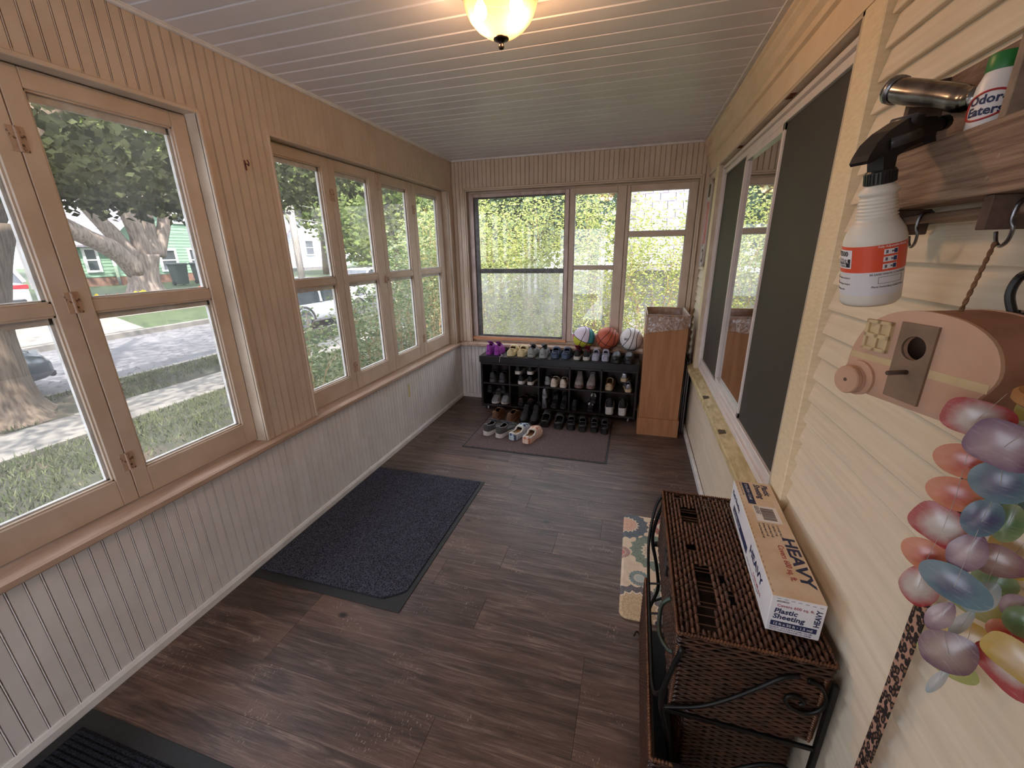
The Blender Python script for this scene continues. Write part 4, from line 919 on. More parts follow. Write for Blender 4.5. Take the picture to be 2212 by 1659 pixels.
def sm(path, n=5):
    """smooth curve through the points"""
    P = [Vector(p) for p in path]; out = []
    for i in range(len(P)-1):
        p0, p1, p2, p3 = P[max(i-1, 0)], P[i], P[i+1], P[min(i+2, len(P)-1)]
        for k in range(n):
            t = k/n; out.append(.5*((2*p1)+(p2-p0)*t+(2*p0-5*p1+4*p2-p3)*t*t+(3*p1-p0-3*p2+p3)*t**3))
    return out+[P[-1]]
for y in (.884, 1.576):
    s = -1 if y < 1 else 1
    MB().tube(sm([(2.056, y, .640), (2.033, y+s*.004, .545), (2.021, y+s*.004, .466), (2.025, y, .405), (2.045, y, .32), (2.066, y, .19), (2.05, y, .10), (2.03, y, .001 if s < 0 else .0225)]), .0075, 8).obj('leg', ir, chest, smooth=True)
    MB().box(2.388, 2.402, y-.007, y+.007, 0, .632, .002).obj('leg', ir, chest)
    MB().tube(sm([(2.025, y, .412), (2.115, y+s*.004, .455), (2.181, y+s*.006, .512), (2.241, y+s*.006, .576), (2.285, y+s*.004, .622), (2.320, y, .634)]), .0055, 8).obj('scroll', ir, chest, smooth=True)
    MB().tube(sm([(2.338, y, .628), (2.363, y, .620), (2.380, y, .596), (2.386, y, .569), (2.377, y, .541), (2.355, y, .522), (2.326, y, .524), (2.304, y, .543), (2.309, y, .564), (2.332, y, .566), (2.342, y, .552), (2.334, y, .543)]), .0052, 8).obj('scroll', ir, chest, smooth=True)
    MB().box(2.022, 2.398, y-.004, y+.004, .400, .412, .001).obj('crossbar', ir, chest)
    MB().tube(sm([(2.05, y, .10), (2.14, y+s*.004, .17), (2.22, y+s*.005, .25), (2.29, y, .30), (2.345, y, .31), (2.37, y, .27), (2.35, y, .225), (2.315, y, .235), (2.32, y, .262)]), .0052, 8).obj('scroll', ir, chest, smooth=True)
MB().tube(sm([(2.021, .884, .470), (2.004, .93, .41), (2.002, 1.1, .405), (2.002, 1.45, .42), (2.004, 1.53, .50), (2.02, 1.57, .60), (2.042, 1.576, .655)]), .006, 8).obj('front_rail', ir, chest, smooth=True)
MB().tube([(2.004, 1.34, .41), (2.05, 1.34, .42)], .004, 6).obj('clip', ir, chest); MB().tube([(2.004, 1.20, .41), (2.05, 1.2, .42)], .004, 6).obj('clip', ir, chest)
MB().box(kx0-.005, kx0+.004, 1.19, 1.28, .585, .635, .002).obj('hasp', M['black_plastic'], chest)
M['green_black'] = mat('worn_green_handle', (46, 62, 50), (30, 34, 32), scale=20, rough=.4)
MB().tube(sm([(2.042, 1.06, .625), (2.018, 1.055, .60), (2.010, 1.02, .575), (2.012, .98, .56), (2.03, .945, .555), (2.044, .935, .56)]), .006, 8).obj('handle', M['green_black'], chest, smooth=True)
MB().tube(sm([(1.975, 1.452, .012), (1.985, 1.47, .02), (1.998, 1.468, .012), (2.004, 1.45, .006)]), .004, 6).obj('loose_clip', ir, chest)

# ------------------------------------------------------------------ plastic sheeting carton on the chest lid
M['carton_top'] = mat('stained_carton_top', (222, 204, 182), (208, 184, 154), scale=12, rough=.6, dirt=(176, 142, 106), dscale=14, dlo=.62, dhi=.78)
M['carton_side'] = mat('white_carton', (232, 230, 232), (224, 222, 226), scale=16, rough=.5)
def ink(name, c): M[name] = mat(name, c, rough=.6); return M[name]
NAVY = ink('navy_ink', (38, 46, 84)); REDI = ink('red_ink', (168, 60, 70)); PALE = ink('white_ink', (228, 226, 230)); GREYI = ink('grey_ink', (96, 92, 100)); BARI = ink('barcode_ink', (92, 84, 84))
pb = thing('plastic_sheeting_carton', 'long white carton lettered HEAVY Plastic Sheeting lying on wicker lid', 'carton', (2.2535, .952, kz+.0085), (0, 0, -.041))
w0, l0, h0 = .117, .565, .110
cbm = MB().box(0, w0, 0, l0, 0, h0-.001, .0015); cbm.obj('carton_body', M['carton_side'], pb)
MB().box(.001, w0-.001, .001, l0-.001, h0-.0012, h0).obj('carton_lid', M['carton_top'], pb)
ft_ = (PI/2, 0, 0); lf = (PI/2, 0, -PI/2); tp = (0, 0, -PI/2)
def flat(name, m, x0, x1, y0, y1, face):
    e = .0004
    if face == 'top': MB().box(x0, x1, y0, y1, h0, h0+e).obj(name, m, pb)
    if face == 'near': MB().box(x0, x1, -e, 0, y0, y1).obj(name, m, pb)
    if face == 'left': MB().box(-e, 0, x0, x1, y0, y1).obj(name, m, pb)
E1 = .0006
# near end
text('#0238553', .0065, GREYI, pb, (.012, -E1, .094), ft_, .01)
text('Covers 600 sq. ft.', .0112, REDI, pb, (.014, -E1, .080), ft_, .005)
text('Plastic\nSheeting', .0205, NAVY, pb, (.010, -E1, .060), ft_, .024, shear=.12, sx=.98)
flat('navy_band', NAVY, .008, .108, .019, .034, 'near')
text('12 ft x 50 ft • 1.5 mil', .0105, PALE, pb, (.013, -E1-.0003, .0232), ft_, .01, sx=.98)
text('600 SQ FT • 12 FT X 50 FT X 1.5 MIL • 4.51 LBS', .0046, NAVY, pb, (.008, -E1, .0125), ft_, .01); text('(55.7 m² • 3.65 m X 15.2 m X 38.1 µm • 2.05 kg)', .0046, NAVY, pb, (.008, -E1, .0062), ft_, .01)
text('HEAVY', .0175, NAVY, pb, (.110, -E1, .040), (PI/2, -PI/2, 0), .03, sx=.95)
for k in range(7): flat('perforation', GREYI, .012+.015*k, .020+.015*k, .1035-.0006*k, .1045-.0006*k, 'near')
# top
T0 = h0+E1
text('HEAVY', .043, NAVY, pb, (.080, .250, T0), tp, .03, sx=1.48)
text('Covers 600 sq. ft.', .022, REDI, pb, (.058, .210, T0), tp, .006, sx=.92)
text('Plastic\nSheeting', .028, NAVY, pb, (.083, .550, T0), tp, .02, shear=.12, sx=1.0)
flat('navy_band', NAVY, .022, .045, .415, .552, 'top'); text('12 ft x 50 ft • 1.5 mil', .0125, PALE, pb, (.030, .545, T0+.0003), tp, .01)
text('600 SQ FT • 12 FT X 50 FT X 1.5 MIL', .0055, GREYI, pb, (.014, .550, T0), tp, .01)
flat('barcode_panel', M['carton_side'], .030, .100, .318, .408, 'top')
bc = MB(); yy = .330; rb_ = random.Random(5)
while yy < .396: d = rb_.choice([.0008, .0012, .002]); bc.box(.050, .088, yy, yy+d, h0+.0004, h0+.0007); yy += d+rb_.choice([.0008, .0012, .0016])
bc.obj('barcode', BARI, pb)
text('1.5 mil x 12 ft x 50 ft\ngrey plastic sheeting\nmultipurpose cover', .0055, GREYI, pb, (.044, .404, T0+.0003), tp, .005)
for k, s in enumerate(('extra light duty (.35 mil)', 'light duty (.7 mil)', 'medium duty (1 mil)', 'heavy duty (1.5 mil)', 'extra heavy duty (2 mil)')):
    x = .078-.0125*k; flat('tick_box', GREYI if k == 3 else NAVY, x, x+.0055, .304, .309, 'top')
    if k != 3: flat('tick_hole', M['carton_top'], x+.0009, x+.0046, .3049, .3081, 'top') if False else MB().box(x+.0009, x+.0046, .3049, .3081, h0+.0004, h0+.0006).obj('tick_hole', M['carton_top'], pb)
    text(s, .0085, GREYI, pb, (x, .300, T0), tp, .004, sx=.82)
for k in range(26): flat('perforation', GREYI, .004, .0052, .012+.0212*k, .020+.0212*k, 'top')
# street side
text('HEAVY', .034, NAVY, pb, (-E1, .235, .055), lf, .03, sx=1.45)
text('Covers 600 sq. ft.', .014, REDI, pb, (-E1, .165, .028), lf, .005, sx=.9)
flat('navy_band', NAVY, .262, .50, .020, .044, 'left'); text('12 ft x 50 ft • 1.5 mil', .0125, PALE, pb, (-E1-.0003, .485, .027), lf, .01)
text('Plastic Sheeting', .024, NAVY, pb, (-E1, .545, .066), lf, .02, shear=.12, sx=.86)
text('600 SQ FT • 12 FT X 50 FT X 1.5 MIL • COVERS AND PROTECTS', .0055, GREYI, pb, (-E1, .25, .018), lf, .005)

# ------------------------------------------------------------------ rustic shelf on the siding
M['barn'] = mat('grey_barn_wood', (154, 128, 108), (108, 84, 70), scale=9, stretch=(12, .8, 16), rough=.75, bump=.5, bscale=16, rnd=1, dirt=(92, 66, 50), dscale=5, dlo=.58, dhi=.75)
M['barn_dark'] = mat('dark_barn_wood', (106, 84, 72), (78, 58, 48), scale=9, stretch=(5, .6, 5), rough=.8, bump=.5, bscale=16, rnd=1)
M['barn_end'] = mat('pale_end_grain', (160, 140, 122), (134, 114, 98), scale=30, rough=.8, bump=.3)
sh = thing('wall_shelf', 'rustic brown wooden box shelf with dowel rail on siding', 'shelf', (0, 0, 0))
MB().box(2.403, 2.418, .36, 1.10, 1.700, 1.915, .001).obj('back_board', M['barn'], sh)
MB().box(2.335, 2.350, .36, 1.090, 1.687, 1.786, .0015).obj('front_board', M['barn'], sh)
MB().box(2.350, 2.403, .36, 1.085, 1.687, 1.700, .001).obj('bottom_board', M['barn'], sh)
MB().prism([(2.346, 1.700), (2.350, 1.905), (2.403, 1.915), (2.403, 1.700)], 'y', 1.085, 1.100).obj('end_panel', M['barn_dark'], sh)
MB().box(2.352, 2.403, .832, .846, 1.700, 1.925, .001).obj('divider', M['barn_end'], sh)
for y in (.812, 1.075): MB().box(2.345, 2.416, y-.018, y, 1.640, 1.687, .0015).obj('rail_block', M['barn_dark'], sh)
MB().box(2.347, 2.349, .7945, .8115, 1.641, 1.686).obj('block_edge', M['barn_end'], sh)
MB().tube([(2.378, .36, 1.667), (2.378, 1.075, 1.667)], .0085, 12).obj('dowel_rail', M['barn'], sh, smooth=True)
sc = MB()
for y, z in ((.79, 1.735), (.80, 1.708), (.745, 1.765)): sc.lathe([(0, -.0012), (.003, -.001), (.0035, 0)], 8, (2.335, y, z), 'x')
sc.obj('screw', M['barn_end'], sh)
def shook(label, y, x=2.378, z=1.667, turn=0.0):
    pts = []
    for k in range(11): a = PI*(1.15-k*.115)-.2; pts.append((0, .0125*math.cos(a), .0125*math.sin(a)))
    for k in range(12): a = PI*(1.05)-k*.31; pts.append((0, .003+(-.018)*math.cos(a)*1.0, -.036-.017*abs(math.sin(a))**1 if False else -.034-.018*math.sin(a)*1.0))
    top = [(math.sin(turn)*p[1], p[1]*math.cos(turn), p[2]) for p in pts[:11]]
    low = [(-.012, .000, -.014), (-.010, -.004, -.026), (-.006, .004, -.042), (-.002, .020, -.050), (0, .034, -.044), (.0, .040, -.030)]
    path = sm([(x+.010, y-.004, z-.006), (x+.010, y, z+.006), (x, y+.001, z+.0125), (x-.010, y, z+.006)]+[(x+a, y+b, z+c) for a, b, c in low], 5)
    o = thing('s_hook', label, 'hook'); MB().tube(path, .0026, 8).obj('hook_wire', M['steel'], o, smooth=True)
shook('empty dark steel S hook on dowel under the shelf', .995)
shook('steel S hook holding the birdhouse twine on the dowel', .812-.03)
# ------------------------------------------------------------------ things on the shelf
def text_cyl(s, size, m, parent, r, z, ang, bold=.02, adv=None, slope=0.0):
    """letters set one by one round a cylinder about the parent's z axis, centred at angle ang, seen from outside"""
    cu = bpy.data.curves.new('lettering', 'FONT'); cu.body = s; cu.size = size; cu.offset = bold*size; cu.align_x = 'CENTER'; cu.extrude = .0001; cu.resolution_u = 2
    t = bpy.data.objects.new('lettering', cu); C.objects.link(t); me = bpy.data.meshes.new_from_object(t); bpy.data.objects.remove(t)
    for v in me.vertices:
        a = ang+v.co.x/r; q = r+.0003+v.co.z; v.co = (q*math.cos(a), q*math.sin(a), z+v.co.y)
    me.materials.clear(); return link('lettering', me, m, parent)
M['white_bottle'] = mat('white_powder_bottle', (232, 226, 224), rough=.35); M['green_cap'] = mat('green_cap', (34, 118, 52), rough=.4)
ob = thing('powder_bottle', 'white foot powder bottle with green cap standing in the shelf', 'bottle', (2.3765, .905, 1.7005))
MB().lathe([(0, 0), (.024, 0), (.0255, .004), (.0255, .135), (.024, .150), (.019, .166), (.017, .170), (0, .170)], 28).obj('bottle_body', M['white_bottle'], ob, smooth=True)
MB().lathe([(.0195, .166), (.0200, .168), (.0200, .186), (.0185, .189), (0, .189)], 24).obj('cap', M['green_cap'], ob, smooth=True)
ca = math.atan2(-.62, -.78)
text_cyl('Odor-', .017, NAVY, ob, .0257, .122, ca, .03, slope=.0); text_cyl('Eaters', .017, NAVY, ob, .0257, .107, ca, .03)
ov = MB(); ring = []
for k in range(41):
    a = 2*PI*k/40; th_ = ca+.030*math.cos(a)/.0257; z = .1195+.0185*math.sin(a)+.004*math.cos(a); ring.append((.0259*math.cos(th_), .0259*math.sin(th_), z))
ov.tube(ring, .0016, 5); ov.obj('red_oval', shoe_mat('logo_red', (190, 40, 40), .4), ob)
M['chrome'] = mat('worn_chrome', (150, 146, 144), (104, 100, 98), scale=30, rough=.22, metal=1)
mt = thing('metal_pipe', 'bent chrome pipe resting in the shelf beside the powder bottle', 'pipe')
MB().tube(sm([(2.328, 1.105, 1.908), (2.344, 1.06, 1.888), (2.366, 1.005, 1.864), (2.375, .975, 1.850), (2.378, .960, 1.846), (2.379, .945, 1.845)], 4), [.0215]*6+[.0205]*6+[.019]*3+[.018]*6, 16, True).obj('pipe_body', M['chrome'], mt, smooth=True)
MB().tube([(2.3265, 1.109, 1.910), (2.3305, 1.098, 1.9047)], .0245, 16).obj('end_ring', M['steel'], mt, smooth=True)
# ------------------------------------------------------------------ spray bottle hanging by its trigger
M['milky'] = None
T = NT('milky_plastic'); T.b.inputs['Base Color'].default_value = lin((226, 220, 208)); T.b.inputs['Roughness'].default_value = .35; T.b.inputs['Subsurface Weight'].default_value = .4; T.b.inputs['Subsurface Radius'].default_value = (.02, .02, .02); M['milky'] = T.m
M['label_red'] = mat('label_orange_red', (226, 84, 52), rough=.4); M['label_white'] = mat('label_white', (224, 222, 224), rough=.4)
sp_ = thing('spray_bottle', 'translucent white spray bottle with black trigger hanging off the shelf', 'bottle', (2.300, .950, 1.520), (.11, -.18, 0))
prof = [(0, .003), (.034, .003), (.040, 0), (.0445, .006), (.0450, .012), (.0450, .112), (.0445, .118), (.041, .130), (.034, .142), (.0305, .148)]
z = .148
for k in range(7): prof += [(.0304-.0006*k, z), (.0304-.0006*k, z+.0022), (.0278-.0006*k, z+.0034), (.0278-.0006*k, z+.005)]; z += .0058
prof += [(.0255, .190), (.0285, .192), (.0285, .196), (.0255, .200), (.0165, .208), (.0165, .216)]
MB().lathe(prof, 36).obj('bottle_body', M['milky'], sp_, smooth=True)
R_ = .0453
def patch(name, m, a0, a1, z0, z1, r, n=18):
    v = []; 
    for k in range(n+1): a = a0+(a1-a0)*k/n; v += [(r*math.cos(a), r*math.sin(a), z0), (r*math.cos(a), r*math.sin(a), z1)]
    return link(name, mesh(name, v, [(2*k, 2*k+2, 2*k+3, 2*k+1) for k in range(n)], True), m, sp_)
ac = math.atan2(-.90, -.44)
patch('label', M['label_white'], ac-1.9, ac+1.9, .022, .110, R_)
patch('label_band', M['label_red'], ac-1.9, ac+1.9, .064, .110, R_+.0003)
a_l, a_r = ac-1.06, ac+.62
patch('brand_panel', PALE, a_l-.62, a_l+.42, .0715, .1045, R_+.0006); patch('brand_block', shoe_mat('label_black', (34, 32, 40), .5), a_l-.57, a_l+.37, .0738, .0885, R_+.0009)
text_cyl('P2500', .0125, shoe_mat('label_black', (34, 32, 40), .5), sp_, R_+.0010, .0935, a_l-.08, .01); text_cyl('POWER', .0105, PALE, sp_, R_+.0013, .0815, a_l-.08, .01); text_cyl('SPRAYER', .0072, PALE, sp_, R_+.0013, .0750, a_l-.08, .01)
for k in range(3):
    zz = .0975-.0125*k; patch('picture', PALE, a_r-.26, a_r+.20, zz-.0045, zz+.0045, R_+.0006, 6); patch('nozzle_picture', shoe_mat('label_blue', (44, 48, 96), .5), a_r+.06, a_r+.18, zz-.0036, zz+.0036, R_+.0009, 3)
    v = [((R_+.0009)*math.cos(a_r+d), (R_+.0009)*math.sin(a_r+d), zz+q) for d, q in ((.06, .001), (.06, -.001), (-.2, -.003), (-.2, .003))]; link('spray_picture', mesh('spray_picture', v, [(0, 1, 2, 3)]), GREYI, sp_)
text_cyl('Fully Adjustable Nozzle', .0048, PALE, sp_, R_+.0006, .1055, a_r+.05, .01)
text_cyl('2 times more than standard', .0042, GREYI, sp_, R_+.0006, .053, a_l-.1, .01); text_cyl('trigger reduces finger fatigue', .0042, GREYI, sp_, R_+.0006, .042, a_l-.1, .01); text_cyl('long lasting seals', .0042, GREYI, sp_, R_+.0006, .032, a_l-.1, .01)
text_cyl('BE SAFE! WRITE CONTENTS', .0046, GREYI, sp_, R_+.0006, .058, a_r, .01)
fr = MB()
for q in (.043, .0545): fr.tube([((R_+.0005)*math.cos(a_r+d), (R_+.0005)*math.sin(a_r+d), q) for d in (-.35, -.17, 0, .17, .35, .5)], .0003, 4)
for d in (-.35, .5): fr.tube([((R_+.0005)*math.cos(a_r+d), (R_+.0005)*math.sin(a_r+d), q) for q in (.043, .0545)], .0003, 4)
fr.obj('write_box', GREYI, sp_)
text_cyl('Place Secondary Label Here', .0046, GREYI, sp_, R_+.0006, .036, a_r+.02, .01)
BP_ = M['black_plastic']
mb = MB(); n = 36
mb.lathe([(.0175, .206), (.0215, .207), (.0215, .226), (.0195, .229), (.0, .229)], n)
for k in range(24):
    a = 2*PI*k/24; mb.box(.0212*math.cos(a)-.0011, .0212*math.cos(a)+.0011, .0212*math.sin(a)-.0011, .0212*math.sin(a)+.0011, .208, .225)
mb.obj('collar', BP_, sp_)
# head: local axis h points into the shelf, so the trigger hooks over the front board
hd = (math.cos(.6), math.sin(.6))
def hp(u, z, v=0): return (u*hd[0]-v*hd[1], u*hd[1]+v*hd[0], z-.010*min(1, max(0, (z-.235)/.03)))
def slab(pts, t): return MB().loft([[hp(u, z, -t) for u, z in pts], [hp(u, z, t) for u, z in pts]])
slab([(-.014, .228), (.014, .228), (.017, .250), (.040, .262), (.080, .268), (.080, .276), (-.010, .270), (-.016, .262)], .0125).obj('head_base', BP_, sp_)
slab([(-.056, .256), (-.050, .268), (-.034, .284), (-.008, .297), (.030, .308), (.070, .310), (.076, .300), (.064, .290), (.040, .284), (.010, .276), (-.012, .266), (-.036, .253), (-.052, .249)], .014).obj('head_shroud', BP_, sp_)
MB().tube([hp(-.004, .276, -.012), hp(.062, .2815, -.012)], .0088, 12).obj('pump_barrel', shoe_mat('grey_pump', (70, 72, 76), .35), sp_, smooth=True)
slab([(.060, .274), (.118, .278), (.124, .290), (.106, .302), (.066, .306), (.058, .296)], .0115).obj('valve_block', BP_, sp_)
MB().tube([hp(.120, .287), hp(.140, .289)], .0095, 14).obj('nozzle', BP_, sp_, smooth=True); MB().lathe([(.011, 0), (.012, .002), (.012, .012), (.009, .014), (0, .014)], 12).obj('nozzle_tip', BP_, sp_, loc=hp(.138, .289), rot=(0, PI/2, .6))
MB().tube([hp(.046, .306, -.018), hp(.046, .306, .018)], .0075, 12).obj('pivot_pin', shoe_mat('grey_pump', (70, 72, 76), .35), sp_, smooth=True)
slab([(.107, .277), (.116, .276), (.122, .258), (.124, .238), (.118, .224), (.114, .227), (.117, .240), (.114, .258)], .007).obj('trigger', BP_, sp_)

# ------------------------------------------------------------------ camper birdhouse on twine
M['birch'] = mat('pink_birch_ply', (200, 162, 138), (190, 150, 126), scale=10, rough=.65, bump=.1); M['ply'] = mat('curved_ply', (164, 116, 92), (142, 98, 76), scale=8, stretch=(1, 1, 5), rough=.6, bump=.15, bscale=30)
M['grey_door'] = mat('grey_stained_door', (136, 112, 92), (122, 100, 82), scale=20, rough=.7); M['pale_ply'] = mat('pale_ply', (206, 184, 144), (194, 170, 130), scale=14, rough=.7); M['twine'] = mat('jute_twine', (140, 104, 74), (104, 76, 54), scale=90, rough=.9, bump=.4)
bh = thing('birdhouse', 'camper shaped wooden birdhouse hanging on jute twine by siding', 'birdhouse', (2.318, .742, 1.394), (0, 0, -1.219))
ol = [(-.094, .004), (.056, 0), (.086, .028), (.103, .060), (.102, .086), (.086, .112), (.052, .130), (.004, .1365), (-.042, .130), (-.078, .108), (-.098, .074), (-.104, .036)]
def soft(p, n=3): return [(q.x, q.y) for q in sm([(a, b, 0) for a, b in p+[p[0]]], n)][:-1]
top_ = soft(ol[2:]+[ol[0], ol[1]], 3)
D = .052
MB().loft([[(x*.985, -D+.006, z*.985+.001) for x, z in top_], [(x*.985, D-.006, z*.985+.001) for x, z in top_]], False, False).obj('curved_roof', M['ply'], bh, smooth=True)
hc, hr = (.0, .083), .0175
def holed(y0, y1, pts, name, m, c, r):
    """a board with a real round hole"""
    n = 32; ang = [2*PI*k/n for k in range(n)]
    def edge(a):
        best = None; d = Vector((math.cos(a), math.sin(a)))
        for p, q in zip(pts, pts[1:]+pts[:1]):
            p = Vector(p)-Vector(c); q = Vector(q)-Vector(c); e = q-p; den = d.x*e.y-d.y*e.x
            if abs(den) < 1e-9: continue
            t = (p.x*e.y-p.y*e.x)/den; u = (p.x*d.y-p.y*d.x)/den
            if t > 0 and -1e-6 <= u <= 1+1e-6 and (best is None or t > best): best = t
        return (c[0]+d.x*best, c[1]+d.y*best)
    outs = sorted(ang+[math.atan2(p[1]-c[1], p[0]-c[0]) % (2*PI) for p in pts]); o = [edge(a) for a in outs]; i = [(c[0]+r*math.cos(a), c[1]+r*math.sin(a)) for a in outs]
    return MB().loft([[(x, y1, z) for x, z in i], [(x, y0, z) for x, z in i], [(x, y0, z) for x, z in o], [(x, y1, z) for x, z in o], [(x, y1, z) for x, z in i]], False, False).obj(name, m, bh)
holed(-D, -D+.006, top_, 'front_wall', M['birch'], hc, hr)
MB().loft([[(x, D-.006, z) for x, z in top_], [(x, D, z) for x, z in top_]]).obj('back_wall', M['birch'], bh)
dr = [(-.026, .004), (.026, .002), (.026, .118), (-.026, .118)]
holed(-D-.004, -D, dr, 'door', M['grey_door'], hc, hr)
MB().box(-.105*.96, -.027, -D-.0006, -D, .048, .058).obj('painted_stripe', M['pale_ply'], bh); MB().box(.027, .099, -D-.0006, -D, .046, .058).obj('painted_stripe', M['pale_ply'], bh)
wf = MB(); wx, wz = -.060, .090
wf.box(wx-.021, wx+.021, -D-.002, -D, wz-.024, wz+.024)
wo = wf.obj('window', M['pale_ply'], bh)
MB().box(wx-.021, wx-.016, -D-.006, -D-.002, wz-.024, wz+.024).box(wx+.016, wx+.021, -D-.006, -D-.002, wz-.024, wz+.024).box(wx-.003, wx+.003, -D-.006, -D-.002, wz-.024, wz+.024).box(wx-.021, wx+.021, -D-.006, -D-.002, wz+.019, wz+.024).box(wx-.021, wx+.021, -D-.006, -D-.002, wz-.024, wz-.019).box(wx-.021, wx+.021, -D-.006, -D-.002, wz-.003, wz+.003).obj('window_bars', M['pale_ply'], wo)
MB().tube([(.0, -D, .047), (.0, -D-.034, .047)], .0034, 10).obj('perch', M['barn_dark'], bh, smooth=True)
MB().lathe([(0, -.005), (.029, -.005), (.029, 0), (0, 0)], 24, (-.076, -D, .016), 'y').obj('wheel_arch', M['birch'], bh)
MB().lathe([(0, -.020), (.022, -.020), (.0235, -.018), (.0235, -.012), (.020, -.011), (.020, -.010), (.0235, -.009), (.0235, -.005), (0, -.005)], 24, (-.080, -D, .012), 'y').obj('wheel', M['birch'], bh)
MB().lathe([(0, -.0208), (.003, -.0208), (.003, -.0195)], 10, (-.080, -D, .012), 'y').obj('axle', M['barn_dark'], bh)
MB().box(-.06, .055, -D+.004, D-.004, -.008, .002).box(.02, .09, -.012, .012, -.006, .0).obj('floor_board', M['birch'], bh)
inv = bh.matrix_basis.inverted() if False else (Matrix.Translation(bh.location) @ bh.rotation_euler.to_matrix().to_4x4()).inverted()
pth = [inv @ Vector(p) for p in ((2.318, .742, 1.529), (2.345, .775, 1.575), (2.372, .808, 1.622))]
tw = MB(); 
for ph in (0, PI): tw.tube([pth[0].lerp(pth[2], k/24)+Vector((.0013*math.cos(k*1.1+ph), .0013*math.sin(k*1.1+ph), 0)) for k in range(25)], .0019, 5)
tw.obj('twine', M['twine'], bh)

# ------------------------------------------------------------------ capiz shell wind chime
def shell_mat(name, ce, ed, r0, r1):
    T = NT(name); v = T.coords(); T.n.remove(T.b)
    ln = T.node('ShaderNodeVectorMath', operation='LENGTH'); T.link(v, ln.inputs[0]); nz = T.noise(v, 60, 4, .7)
    d = T.math('ADD', ln.outputs['Value'], T.math('MULTIPLY', T.math('SUBTRACT', nz, .5), .012))
    col = T.ramp(T.math('DIVIDE', d, .035), [(r0, lin(ce)), (r1, lin(ed))])
    mp = T.node('ShaderNodeMapping'); mp.inputs['Scale'].default_value = (20, 160, 20); T.link(v, mp.inputs[0]); st = T.noise(mp.outputs[0], 2, 3)
    col = T.mix(T.math('MULTIPLY', T.ramp(st, [(.56, (0, 0, 0, 1)), (.7, (1, 1, 1, 1))]), .16), col, lin((230, 226, 226)))
    df = T.node('ShaderNodeBsdfDiffuse'); tl = T.node('ShaderNodeBsdfTranslucent'); gl = T.node('ShaderNodeBsdfGlossy'); gl.inputs['Roughness'].default_value = .25; tp = T.node('ShaderNodeBsdfTransparent')
    T.link(col, df.inputs[0]); T.link(col, tl.inputs[0])
    a = T.node('ShaderNodeMixShader'); a.inputs[0].default_value = .4; T.link(df.outputs[0], a.inputs[1]); T.link(tl.outputs[0], a.inputs[2])
    b = T.node('ShaderNodeMixShader'); b.inputs[0].default_value = .04; T.link(a.outputs[0], b.inputs[1]); T.link(tp.outputs[0], b.inputs[2])
    c = T.node('ShaderNodeMixShader'); c.inputs[0].default_value = .07; T.link(b.outputs[0], c.inputs[1]); T.link(gl.outputs[0], c.inputs[2]); T.link(c.outputs[0], T.out.inputs[0]); return T.m
SM = dict(red=shell_mat('shell_red', (206, 192, 186), (178, 44, 52), .35, .75), purple=shell_mat('shell_purple', (168, 142, 156), (110, 62, 110), .45, .95), orange=shell_mat('shell_orange', (190, 44, 26), (224, 140, 104), .15, .55), blue=shell_mat('shell_blue', (66, 66, 116), (104, 142, 158), .2, .7), green=shell_mat('shell_green', (90, 134, 84), (150, 170, 120), .2, .7), violet=shell_mat('shell_violet', (200, 182, 190), (124, 84, 118), .2, .75), mauve=shell_mat('shell_mauve', (184, 152, 146), (136, 86, 108), .3, .8), ice=shell_mat('shell_ice', (196, 200, 204), (156, 184, 196), .3, .8), plum=shell_mat('shell_plum', (160, 134, 132), (108, 66, 100), .45, .95), yellow=shell_mat('shell_yellow', (216, 190, 150), (206, 172, 66), .2, .75), olive=shell_mat('shell_olive', (196, 192, 130), (170, 176, 100), .2, .8), lime=shell_mat('shell_lime', (200, 190, 90), (190, 190, 90), .2, .8), teal=shell_mat('shell_teal', (90, 120, 120), (96, 146, 138), .2, .8))
